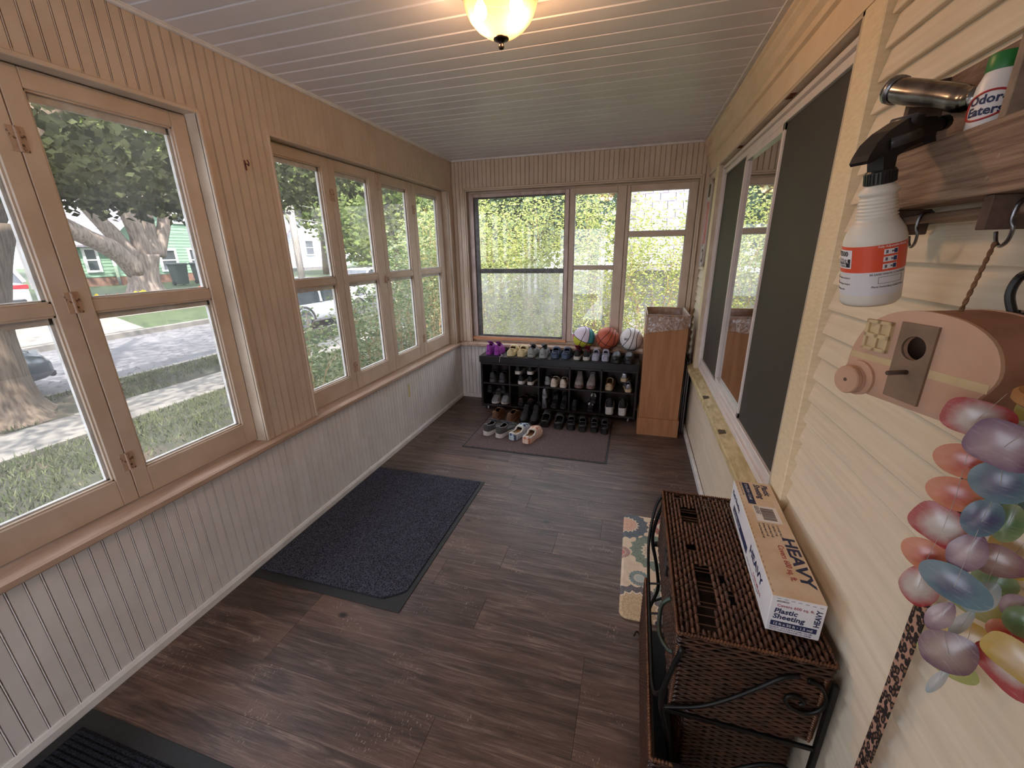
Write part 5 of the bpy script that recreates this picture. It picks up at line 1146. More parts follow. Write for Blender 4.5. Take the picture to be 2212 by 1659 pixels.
SHELLS = [('red', 2.281, 0.6, 1.418, 0.031, 0.0225, 8, 1), ('purple', 2.278, 0.55, 1.406, 0.03, 0.0259, 15, 1), ('orange', 2.284, 0.6, 1.36, 0.0291, 0.0216, 5, 0), ('blue', 2.295, 0.56, 1.355, 0.0259, 0.0248, 0, 0), ('orange', 2.287, 0.6, 1.313, 0.0287, 0.0215, 5, 0), ('blue', 2.299, 0.57, 1.3, 0.017, 0.0256, 10, 0), ('green', 2.332, 0.58, 1.292, 0.0143, 0.0257, 0, 0), ('red', 2.286, 0.6, 1.264, 0.0332, 0.0257, 20, 1), ('violet', 2.298, 0.57, 1.249, 0.0176, 0.0293, 10, 2), ('mauve', 2.351, 0.6, 1.224, 0.0305, 0.0219, -10, 2), ('orange', 2.281, 0.6, 1.214, 0.0286, 0.0218, 20, 0), ('blue', 2.29, 0.56, 1.206, 0.0356, 0.0225, 15, 0), ('red', 2.283, 0.6, 1.164, 0.0208, 0.0293, -10, 2), ('ice', 2.336, 0.58, 1.178, 0.0152, 0.0274, 20, 2), ('violet', 2.296, 0.57, 1.145, 0.0125, 0.0249, 15, 2), ('plum', 2.311, 0.56, 1.098, 0.0281, 0.0325, 35, 2), ('ice', 2.336, 0.59, 1.123, 0.0077, 0.0243, 15, 2), ('ice', 2.328, 0.58, 1.024, 0.0067, 0.0253, 12, 2), ('yellow', 2.391, 0.63, 1.219, 0.0252, 0.0347, 0, 1), ('green', 2.392, 0.64, 1.163, 0.0231, 0.0198, 0, 0), ('olive', 2.383, 0.64, 1.119, 0.0373, 0.0203, 10, 0), ('yellow', 2.389, 0.64, 1.054, 0.0349, 0.0279, 0, 0), ('olive', 2.377, 0.64, 1.003, 0.036, 0.0202, 10, 0), ('violet', 2.392, 0.6, 1.155, 0.0155, 0.0186, 0, 0), ('green', 2.387, 0.58, 1.15, 0.0181, 0.0211, 0, 0), ('orange', 2.397, 0.6, 1.109, 0.0221, 0.019, 0, 0), ('red', 2.375, 0.55, 1.101, 0.0368, 0.0326, 30, 1), ('yellow', 2.357, 0.53, 1.132, 0.0341, 0.0216, 15, 1), ('lime', 2.336, 0.62, 1.427, 0.0079, 0.0141, 0, 0), ('teal', 2.366, 0.62, 1.309, 0.0209, 0.0238, 0, 0)]
ch = thing('wind_chime', 'hanging chime of dyed red, purple, blue and yellow shell discs', 'wind chime')
M['chime_wood'] = mat('chime_wood', (176, 128, 78), (150, 104, 60), scale=14, rough=.5); M['nylon'] = mat('clear_line', (168, 158, 150), rough=.3)
pc = (2.335, .525, 1.462)
MB().lathe([(.0, -.006), (.066, -.006), (.0695, -.003), (.0695, .004), (.066, .007), (0, .007)], 36, pc).obj('wooden_disc', M['chime_wood'], ch, smooth=False)
MB().lathe([(0, -.032), (.030, -.032), (.032, -.029), (.032, -.008), (.030, -.006), (0, -.006)], 24, (pc[0]+.005, pc[1]+.02, pc[2])).obj('metal_cap', M['steel'], ch, smooth=True)
for k, (c, x, y, z, a, b, rot, shp) in enumerate(SHELLS):
    n = 28; e = (1.0, .62, 1.2)[shp]; rings = []
    nd = Vector((CAM[0]-x, CAM[1]-y, (CAM[2]-z)*.35)).normalized(); rt = Vector((0, 0, 1)).cross(nd).normalized(); up = nd.cross(rt)
    for f_, d in ((1, 0), (.6, .0025), (.25, .004)):
        rings.append([Vector((a*f_*math.copysign(abs(math.cos(2*PI*i/n))**e, math.cos(2*PI*i/n))*(1-.12*(shp == 2)*math.sin(2*PI*i/n)), b*f_*math.copysign(abs(math.sin(2*PI*i/n))**e, math.sin(2*PI*i/n)), d)) for i in range(n)])
    mb = MB(); mb.loft(rings, False, True)
    R = Matrix((rt, up, nd)).transposed() @ Matrix.Rotation(math.radians(-rot), 3, 'Z')
    o = link('shell', mb.mesh('shell', True), SM[c], ch, loc=(x, y, z), rot=R.to_euler())
ln_ = MB()
def strand(pts):
    for p, q in zip(pts, pts[1:]): ln_.tube([p, q], .0003, 4)
def S_(*i): return [(SHELLS[k][1]-.002, SHELLS[k][2]-.004, SHELLS[k][3]) for k in i]
strand([(2.275, .565, pc[2])]+S_(0, 2, 4, 7, 10, 12)); strand([(2.285, .515, pc[2])]+S_(1, 3, 5, 8, 11, 14, 15)); strand([(2.34, .585, pc[2])]+S_(6, 9, 13, 16, 17)); strand([(2.385, .57, pc[2])]+S_(18, 19, 20, 21, 22)); strand([(2.38, .52, pc[2])]+S_(23, 24, 25, 26)); strand([(2.35, .59, pc[2])]+S_(28, 29))
strand([(2.30, .57, pc[2]+.006), (2.378, .52, 1.66)]); strand([(2.36, .47, pc[2]+.006), (2.378, .52, 1.66)])
ln_.obj('line', M['nylon'], ch)
shook('steel S hook carrying the shell chime, past the shelf divider', .50)

# ------------------------------------------------------------------ leopard strap on a black clip
def leopard():
    T = NT('leopard_print'); v = T.coords(); vo = T.node('ShaderNodeTexVoronoi'); vo.inputs['Scale'].default_value = 95; mp = T.node('ShaderNodeMapping'); mp.inputs['Scale'].default_value = (.6, 1, .75); T.link(v, mp.inputs[0]); T.link(mp.outputs[0], vo.inputs['Vector'])
    T.link(T.ramp(vo.outputs['Distance'], [(0, lin((128, 96, 70))), (.26, lin((120, 88, 64))), (.30, lin((30, 22, 22))), (.56, lin((34, 24, 24))), (.62, lin((178, 138, 118)))]), T.b.inputs['Base Color']); T.b.inputs['Roughness'].default_value = .7; return T.m
M['leopard'] = leopard()
st_ = thing('leopard_strap', 'leopard print strap hanging from a black clip on the siding', 'strap')
mb = MB(); rings = []
for k in range(40):
    z = 1.53-1.40*k/39; wv = .003*math.sin(k*.5); hw_ = .0155+.0125*max(0, 1-(1.53-z)/.22)
    rings.append([(2.398-.0015, .745-hw_+wv*.3, z), (2.398+.0015+wv*.2, .745-hw_+wv*.3, z), (2.398+.0015+wv*.2, .745+hw_+wv*.3, z), (2.398-.0015, .745+hw_+wv*.3, z)])
mb.loft(rings); mb.obj('webbing', M['leopard'], st_)
MB().tube(sm([(2.39, .758, 1.520), (2.386, .772, 1.55), (2.388, .768, 1.576), (2.392, .750, 1.582), (2.394, .728, 1.565), (2.394, .728, 1.525)]), .0055, 8).box(2.388, 2.402, .720, .770, 1.517, 1.527, .002).obj('clip', BP_, st_, smooth=False)
# small things on the street wall
hk = thing('cup_hook', 'small rusty coat hook screwed into boards between the street windows', 'hook', (0.002, 1.775, 2.05))
MB().tube(sm([(0, 0, 0), (.012, 0, -.003), (.026, -.004, -.012), (.030, -.006, .0), (.026, -.008, .012)]), .0028, 6).tube([(.0, 0, .014), (.003, 0, -.03)], .004, 6).obj('hook_wire', M['rust'], hk, smooth=True)
nt = thing('paper_tag', 'faded yellow paper tag stuck on the wainscot under the windows', 'tag', (0, 0, 0))
MB().box(.001, .0022, 3.04, 3.075, .395, .515).obj('tag_sheet', mat('faded_yellow_paper', (206, 194, 150), rough=.8), nt)

# ------------------------------------------------------------------ outside: ground, walk, street
M['lawn'] = mat('lawn_soil', (54, 56, 44), (46, 42, 37), scale=1.2, rough=.95, bump=.4, bscale=20, lo=.42, hi=.62, dirt=(84, 72, 58), dscale=.9, dlo=.5, dhi=.66)
M['far_lawn'] = mat('far_lawn', (72, 84, 56), (60, 72, 48), scale=2, rough=.95, bump=.3, bscale=12)
M['concrete'] = mat('sidewalk_concrete', (124, 120, 115), (110, 106, 102), scale=3, rough=.9, bump=.3, bscale=40, vrnd=.05)
def asphalt():
    T = NT('cracked_street'); v = T.coords(); n1 = T.noise(v, .7, 6, .6)
    col = T.ramp(n1, [(.35, lin((100, 98, 101))), (.65, lin((120, 117, 119)))])
    mp = T.node('ShaderNodeMapping'); mp.inputs['Scale'].default_value = (.55, .28, 1); T.link(v, mp.inputs[0]); ds = T.node('ShaderNodeVectorMath', operation='ADD'); nv = T.node('ShaderNodeTexNoise'); nv.inputs['Scale'].default_value = 2.5; T.link(v, nv.inputs['Vector']); T.link(mp.outputs[0], ds.inputs[0]); T.link(nv.outputs['Color'], ds.inputs[1])
    vo = T.node('ShaderNodeTexVoronoi', feature='DISTANCE_TO_EDGE'); vo.inputs['Scale'].default_value = 1.6; T.link(ds.outputs[0], vo.inputs['Vector'])
    ck = T.ramp(vo.outputs['Distance'], [(.006, (1, 1, 1, 1)), (.016, (0, 0, 0, 1))])
    T.link(T.mix(ck, col, lin((58, 56, 58))), T.b.inputs['Base Color']); T.b.inputs['Roughness'].default_value = .9; T.bump(T.noise(v, 30, 4), .3); return T.m
M['asphalt'] = asphalt()
GZ = -.60
def gz(x):
    if x > -7.6: return GZ
    if x > -13.3: return -.72
    if x > -17: return -.55+.83*(-13.3-x)/3.7
    return .28+.006*(-17-x)
YA, YB = -14, 48
struct('ground', MB().box(-5.0, -.02, YA, YB, GZ-.3, GZ).box(-.02, 22, L+.12, YB, GZ-.3, GZ).box(-7.6, -6.05, YA, YB, GZ-.3, GZ-.002).box(-6.05, -5.0, YA, YB, GZ-.3, GZ-.06), M['lawn'])
sw = thing('sidewalk', kind='structure'); sm_ = MB().box(-6.04, -5.01, .006, 1.264, GZ-.06, GZ+.015, .008).mesh('slab'); sm_.materials.append(M['concrete'])
for k in range(-6, 22): link('slab', sm_, M['concrete'], sw, loc=(0, -.22+1.27*k, random.uniform(-.006, .006)))
struct('street', MB().box(-13.15, -7.75, YA, YB, GZ-.4, -.72), M['asphalt'])
struct('kerb', MB().box(-7.75, -7.6, YA, YB, GZ-.4, GZ, .02).box(-13.3, -13.15, YA, YB, GZ-.4, -.55, .02), M['concrete'])
struct('far_bank', MB().prism([(-13.3, -.55), (-17, .28), (-70, .6), (-70, -1), (-13.3, -1)], 'y', YA-10, YB+30), M['far_lawn'])
struct('driveway', MB().prism([(-13.3, -.535), (-15.0, -.10), (-24, .40), (-24, 0), (-13.3, -.8)], 'y', 5.6, 9.3).prism([(-14.6, -.245), (-15.5, -.04), (-15.5, -.3), (-14.6, -.5)], 'y', -10, 40), M['concrete'])

# ------------------------------------------------------------------ foliage helpers
def leaf_mat(name, c1, c2, c3=None, tr=.45):
    T = NT(name); T.n.remove(T.b); g = T.node('ShaderNodeNewGeometry'); r = g.outputs['Random Per Island']
    st = [(0, lin(c1)), (.6, lin(c2))]+([(1, lin(c3))] if c3 else [])
    col = T.ramp(r, st); df = T.node('ShaderNodeBsdfDiffuse'); tl = T.node('ShaderNodeBsdfTranslucent'); T.link(col, df.inputs[0]); T.link(col, tl.inputs[0])
    m = T.node('ShaderNodeMixShader'); m.inputs[0].default_value = tr; T.link(df.outputs[0], m.inputs[1]); T.link(tl.outputs[0], m.inputs[2]); T.link(m.outputs[0], T.out.inputs[0]); return T.m
LM = dict(maple=leaf_mat('maple_leaf', (42, 47, 34), (58, 63, 44), (86, 90, 64), .3), mid=leaf_mat('mid_leaf', (80, 98, 56), (116, 130, 78), (156, 166, 108)), privet=leaf_mat('privet_leaf', (128, 142, 82), (176, 184, 108), (220, 220, 146), .5), dark=leaf_mat('dark_leaf', (60, 80, 64), (84, 104, 84), (110, 128, 104), .3), shrub=leaf_mat('shrub_leaf', (84, 104, 66), (124, 140, 96), (180, 188, 146), .4), grass=leaf_mat('grass_blade', (62, 70, 50), (82, 90, 64), (112, 114, 88), .2))
M['bark'] = mat('grey_maple_bark', (150, 136, 126), (104, 92, 84), scale=5, stretch=(3, 3, .5), rough=.95, bump=.9, bscale=9, detail=8)
M['bark_dark'] = mat('brown_bark', (118, 102, 88), (78, 66, 56), scale=7, stretch=(4, 4, .45), rough=.95, bump=1.0, bscale=9, detail=8)
M['twig'] = mat('pale_twig', (176, 152, 112), (146, 120, 84), scale=10, rough=.9)
def leaves(name, pts, size, m, parent, fold=.25, drop=0.5, shape=.55):
    """a folded diamond leaf at each point"""
    P = np.asarray(pts, float); n = len(P); a = RNG.uniform(0, 2*PI, n); e = RNG.uniform(-.9, .5, n)*drop
    d = np.stack([np.cos(a)*np.cos(e), np.sin(a)*np.cos(e), np.sin(e)], 1); q = RNG.normal(size=(n, 3)); q[:, 2] *= .45; s = np.cross(d, q); s /= np.linalg.norm(s, axis=1)[:, None]+1e-9
    nr = np.cross(d, s); L_ = (size*RNG.uniform(.65, 1.3, n))[:, None]
    v = np.stack([P-d*L_*.5, P+s*L_*shape*.5-nr*L_*fold*.3, P+d*L_*.5, P-s*L_*shape*.5-nr*L_*fold*.3], 1).reshape(-1, 3)
    me = bpy.data.meshes.new(name); me.vertices.add(4*n); me.vertices.foreach_set('co', v.ravel())
    idx = np.arange(4*n).reshape(n, 4); tri = np.concatenate([idx[:, [0, 1, 2]], idx[:, [0, 2, 3]]], 1).reshape(-1)
    me.loops.add(6*n); me.loops.foreach_set('vertex_index', tri.astype(np.int32)); me.polygons.add(2*n); me.polygons.foreach_set('loop_start', np.arange(0, 6*n, 3, dtype=np.int32)); me.update(calc_edges=True)
    return link(name, me, m, parent, kind='stuff')
def blobs(bl, n, shell=.55):
    """points through ellipsoids (x, y, z, rx, ry, rz), denser outside"""
    w_ = np.array([b[3]*b[4]*b[5] for b in bl])**.75; out = []
    for b, k in zip(bl, (n*w_/w_.sum()).astype(int)):
        u = RNG.normal(size=(max(k, 1), 3)); u /= np.linalg.norm(u, axis=1)[:, None]; r = RNG.uniform(0, 1, (max(k, 1), 1))**(shell/1.5)
        out.append(np.array(b[:3])+u*r*np.array(b[3:])*(1+.12*RNG.normal(size=(max(k, 1), 1))))
    return np.concatenate(out)
def limb(mb, path, r0, r1, n=10, k=4):
    p = sm(path, k); m = len(p); rad = [r0+(r1-r0)*i/(m-1) for i in range(m)]
    mb.tube(p, [r*(1+.05*math.sin(i*1.7)) for i, r in enumerate(rad)], n)

# near street tree: its trunk beside the walk and the canopy that hangs over it
nt_ = thing('maple_tree', 'large maple beside the sidewalk, its canopy hanging over the lawn', 'tree', (0, 0, 0))
mb = MB(); p = sm([(-6.9, 3.02, -.75), (-6.9, 3.06, -.5), (-6.9, 3.10, -.2), (-6.9, 3.14, .4), (-6.9, 3.20, .9), (-6.9, 3.36, 1.5), (-6.9, 3.6, 2.1)], 4)
rad = [interp([(-.75, .95), (-.58, .72), (-.4, .60), (-.1, .53), (.6, .50), (1.2, .52), (2.2, .50)], q.z) for q in p]
rings = []
for q, r in zip(p, rad):
    rings.append([(q.x+r*(1+.07*math.sin(5*a+q.z)*max(.15, .8-q.z))*math.cos(a), q.y+r*(1+.07*math.sin(5*a+q.z)*max(.15, .8-q.z))*math.sin(a), q.z) for a in [2*PI*k/28 for k in range(28)]])
mb.loft(rings); mb.obj('trunk', M['bark_dark'], nt_, smooth=True)
mb = MB(); limb(mb, [(-6.9, 3.5, 1.9), (-6.6, 4.2, 3.0), (-6.0, 5.2, 4.2), (-5.4, 6.6, 5.2)], .34, .12); limb(mb, [(-6.9, 3.3, 1.9), (-6.8, 2.6, 3.2), (-6.2, 1.8, 4.6), (-5.5, 1.0, 5.6)], .36, .12); limb(mb, [(-6.9, 3.5, 2.0), (-7.4, 3.9, 3.4), (-8.4, 4.6, 4.6), (-9.4, 5.6, 5.4)], .3, .1)
mb.obj('limb', M['bark_dark'], nt_, smooth=True)
low = np.stack([RNG.uniform(-9.5, -3.4, 11000), RNG.uniform(.4, 9.2, 11000), np.zeros(11000)], 1)
low[:, 2] = 2.58+.16*np.sin(low[:, 0]*2.1+low[:, 1]*1.3)+.12*np.sin(low[:, 1]*3.3)+np.abs(RNG.normal(0, .45, 11000))+.05*(low[:, 1]-4)
top = np.stack([RNG.uniform(-10.5, -3.0, 13000), RNG.uniform(-3.5, 10, 13000), RNG.uniform(2.9, 6.5, 13000)], 1)
fr_ = blobs([(-5.2, 4.6, 2.45, .9, .9, .30), (-4.8, 3.6, 2.5, .8, .8, .28), (-5.4, 6.2, 2.42, .8, 1.0, .34), (-5.6, 2.9, 2.55, .9, .6, .3)], 1500)
leaves('crown', np.concatenate([low, top, fr_]), .115, LM['maple'], nt_, shape=.85)
# second maple on the far bank
ft2 = thing('maple_tree', 'huge grey forked maple on the far bank before the green house', 'tree', (0, 0, 0))
X = -17
mb = MB(); p = sm([(X, 12.02, .05), (X, 12.03, .3), (X, 12.05, .7), (X, 12.12, 1.2), (X, 12.25, 1.75)], 4); rings = []
for q in p:
    r = interp([(.05, .9), (.35, .62), (.7, .50), (1.2, .50), (1.8, .58)], q.z); rings.append([(q.x+r*(1+.08*math.sin(6*a+q.z*2))*math.cos(a)*.8, q.y+r*(1+.08*math.sin(6*a+q.z*2))*math.sin(a), q.z) for a in [2*PI*k/26 for k in range(26)]])
mb.loft(rings); mb.obj('trunk', M['bark'], ft2, smooth=True)
for path, r0, r1 in (([(X, 11.9, 1.1), (X+.2, 11.2, 1.9), (X+.4, 10.2, 2.45), (X+.6, 9.0, 3.3), (X+.7, 8.0, 4.4)], .36, .2), ([(X, 12.0, 1.5), (X-.1, 11.5, 2.5), (X-.2, 11.0, 3.4), (X-.2, 10.6, 4.8)], .30, .16), ([(X, 12.3, 1.6), (X+.2, 12.1, 2.8), (X+.3, 11.7, 4.0), (X+.2, 11.4, 5.4)], .32, .17), ([(X, 12.6, 1.7), (X-.1, 12.8, 2.8), (X-.2, 12.9, 4.2), (X-.2, 12.8, 5.5)], .28, .15), ([(X, 12.8, 1.7), (X+.1, 13.25, 2.8), (X+.2, 13.6, 4.2), (X+.2, 14.1, 5.6)], .26, .14)):
    mb = MB(); limb(mb, path, r0, r1, 12); mb.obj('limb', M['bark'], ft2, smooth=True)
leaves('crown', blobs([(X, 12, 6.2, 4, 5, 1.9), (X+1, 8.5, 5.6, 3, 3, 1.6), (X-.8, 14.6, 5.8, 2.2, 2.2, 1.4)], 6000), .3, LM['mid'], ft2, shape=.8)

# ------------------------------------------------------------------ houses
def lap_wall(mb, x0, x1, z0, z1, y, step=.16, thick=.02, top=None):
    """clapboards facing -y at y; top(x) may cut a gable"""
    z = z0
    while z < z1-1e-6:
        zb = min(z+step, z1); a, b = x0, x1; c, d = x0, x1
        if top:
            a, b = top(z); c, d = top(zb)
            if b-a < .05: break
        mb.add([(a, y-thick, z), (b, y-thick, z), (d, y-.004, zb), (c, y-.004, zb), (a, y+.1, z), (b, y+.1, z), (d, y+.1, zb), (c, y+.1, zb)], [(0, 1, 2, 3), (0, 4, 5, 1), (0, 3, 7, 4), (1, 5, 6, 2), (4, 7, 6, 5), (3, 2, 6, 7)]); z = zb
def house_window(parent, x, z, w_, h_, y, nx=1, nz=2):
    t_ = .10; f = MB().box(x-t_, x, y-.06, y+.02, z-t_, z+h_+t_).box(x+w_, x+w_+t_, y-.06, y+.02, z-t_, z+h_+t_).box(x, x+w_, y-.06, y+.02, z+h_, z+h_+t_).box(x, x+w_, y-.07, y+.02, z-t_, z)
    for k in range(1, nz): f.box(x, x+w_, y-.035, y+.0, z+h_*k/nz-.03, z+h_*k/nz+.03)
    for k in range(1, nx): f.box(x+w_*k/nx-.03, x+w_*k/nx+.03, y-.035, y+.0, z, z+h_)
    o = f.obj('window', M['white_trim'], parent); MB().box(x, x+w_, y-.015, y+.01, z, z+h_).obj('pane', M['far_glass'], o)
M['far_glass'] = mat('far_window_glass', (70, 74, 78), rough=.1, spec=.8); M['mint'] = mat('mint_clapboard', (132, 162, 138), (122, 152, 130), scale=2, rough=.7, vrnd=.02); M['white_clap'] = mat('white_clapboard', (222, 222, 228), (208, 208, 216), scale=2, rough=.7); M['shingle'] = mat('grey_shingle', (150, 142, 150), (118, 112, 122), scale=6, rough=.95, vrnd=.12); M['brick_f'] = mat('brick_foundation', (140, 104, 88), (112, 84, 74), scale=8, rough=.9)
M['siding_grey'] = mat('grey_weathered_siding', (140, 136, 138), (122, 118, 120), scale=3, rough=.8)
# green house: local x runs along world +y, its wall faces the street (+x)
gh = thing('green_house', 'mint green clapboard house behind the forked maple across the street', 'house', (-23, 0, .30), (0, 0, PI/2))
mb = MB(); lap_wall(mb, 14.9, 22.0, .45, 2.6, 0); lap_wall(mb, 14.9, 22.0, 2.6, 5.4, 0, top=lambda z: (14.9+(z-2.6)*1.15, 22.0-(z-2.6)*1.15)); mb.obj('gable_wall', M['mint'], gh)
mb = MB(); lap_wall(mb, 12.6, 15.0, .45, 1.95, .5); mb.obj('wing_wall', M['mint'], gh)
MB().box(14.9, 22, -.005, .1, -.4, .45).box(12.6, 15, .5, .6, -.4, .45).obj('foundation', M['brick_f'], gh)
rf = MB()
for s in (-1, 1):
    c = 18.45
    for k in range(8):
        a0, a1 = k/8, (k+1)/8; xa, xb = c+s*(3.95-3.95*a0), c+s*(3.95-3.95*a1); za, zb = 2.25+3.45*a0, 2.25+3.45*a1
        rf.add([(xa, -.45, za+.06), (xb, -.45, zb+.02), (xb, 7, zb+.02), (xa, 7, za+.06), (xa, -.45, za-.08), (xb, -.45, zb-.12), (xb, 7, zb-.12), (xa, 7, za-.08)], [(0, 1, 2, 3), (4, 7, 6, 5), (0, 4, 5, 1), (3, 2, 6, 7), (0, 3, 7, 4), (1, 5, 6, 2)])
rf.obj('roof', M['shingle'], gh)
fa = MB()
for s in (-1, 1):
    c = 18.45; fa.add([(c+s*3.95, -.47, 2.05), (c, -.47, 5.5), (c, -.47, 5.75), (c+s*3.95, -.47, 2.32), (c+s*3.95, -.40, 2.05), (c, -.40, 5.5), (c, -.40, 5.75), (c+s*3.95, -.40, 2.32)], [(0, 1, 2, 3), (7, 6, 5, 4), (0, 4, 5, 1), (3, 2, 6, 7), (0, 3, 7, 4)])
fa.obj('fascia', M['white_trim'], gh)
MB().add([(12.4, .2, 1.85), (15.0, .2, 1.85), (15.0, 3.2, 2.6), (12.4, 3.2, 2.6), (12.4, .2, 1.95), (15.0, .2, 1.95), (15.0, 3.2, 2.7), (12.4, 3.2, 2.7)], [(0, 3, 2, 1), (4, 5, 6, 7), (0, 1, 5, 4), (2, 3, 7, 6), (0, 4, 7, 3), (1, 2, 6, 5)]).obj('wing_roof', M['shingle'], gh)
for x, z, w_, h_ in ((13.95, .78, .42, .95), (17.0, .68, .75, 1.0), (18.6, .62, .85, 1.1), (18.1, 3.2, .6, .9)): house_window(gh, x, z, w_, h_, -.02 if x > 15 else .48)
MB().box(15.3, 16.1, -.06, .02, -.2, 1.75).box(15.38, 16.02, -.075, -.05, .9, 1.6).obj('door', M['white_trim'], gh)
MB().box(12.2, 12.7, .4, 1.6, -.3, 2.4).obj('chimney_side', M['siding_grey'], gh)
wh2 = thing('white_house', 'white clapboard house beyond the utility pole', 'house', (-26, 0, .4), (0, 0, PI/2))
mb = MB(); lap_wall(mb, 29, 37, .2, 2.9, 0, .2); lap_wall(mb, 29, 37, 2.9, 6.2, 0, .2, top=lambda z: (29+(z-2.9)*1.15, 37-(z-2.9)*1.15)); mb.obj('gable_wall', M['white_clap'], wh2)
rf = MB()
for s in (-1, 1): rf.add([(33+s*4.4, -.4, 2.5), (33, -.4, 6.35), (33, 8, 6.35), (33+s*4.4, 8, 2.5), (33+s*4.4, -.4, 2.7), (33, -.4, 6.55), (33, 8, 6.55), (33+s*4.4, 8, 2.7)], [(0, 3, 2, 1), (4, 5, 6, 7), (0, 1, 5, 4), (2, 3, 7, 6), (0, 4, 7, 3)])
rf.obj('roof', M['shingle'], wh2)
house_window(wh2, 31.1, 1.3, .9, 1.1, -.02); house_window(wh2, 34.4, 1.3, .9, 1.1, -.02)
MB().box(30.6, 36, -.01, .08, -.4, .2).obj('foundation', M['siding_grey'], wh2)
# neighbour's shingled roof behind the hedge
nh = thing('neighbor_house', 'grey shingled house behind the hedge outside the end window', 'house', (0, 0, 0))
mb = MB(); lap_wall(mb, 1.75, 9, -.6, 1.35, 10.6, .2); mb.obj('wall', M['siding_grey'], nh)
sc_ = {}
for r in range(16):
    y, z = 10.1+.15*r, 1.3+.20*r; x = 1.45-.17*(r % 2)
    k = 0
    while x < 9.2:
        if 'm' not in sc_: sc_['m'] = MB().add([(0, 0, 0), (.33, 0, 0), (.33, .19, .235), (0, .19, .235), (0, .0, .022), (.33, .0, .022), (.33, .19, .240), (0, .19, .240)], [(0, 3, 2, 1), (4, 5, 6, 7), (0, 1, 5, 4), (1, 2, 6, 5), (2, 3, 7, 6), (3, 0, 4, 7)]).mesh('shingle')
        if x < 4.6: link('shingle', sc_['m'], M['shingle'], nh, loc=(max(x, 1.45), y-.012, z))
        x += .345
MB().add([(1.45, 10.1, 1.27), (9.2, 10.1, 1.27), (9.2, 12.5, 4.47), (1.45, 12.5, 4.47), (1.45, 10.1, 1.17), (9.2, 10.1, 1.17), (9.2, 12.5, 4.35), (1.45, 12.5, 4.35)], [(0, 1, 2, 3), (4, 7, 6, 5), (0, 4, 5, 1), (1, 5, 6, 2), (2, 6, 7, 3), (3, 7, 4, 0)]).obj('roof_deck', M['shingle'], nh)

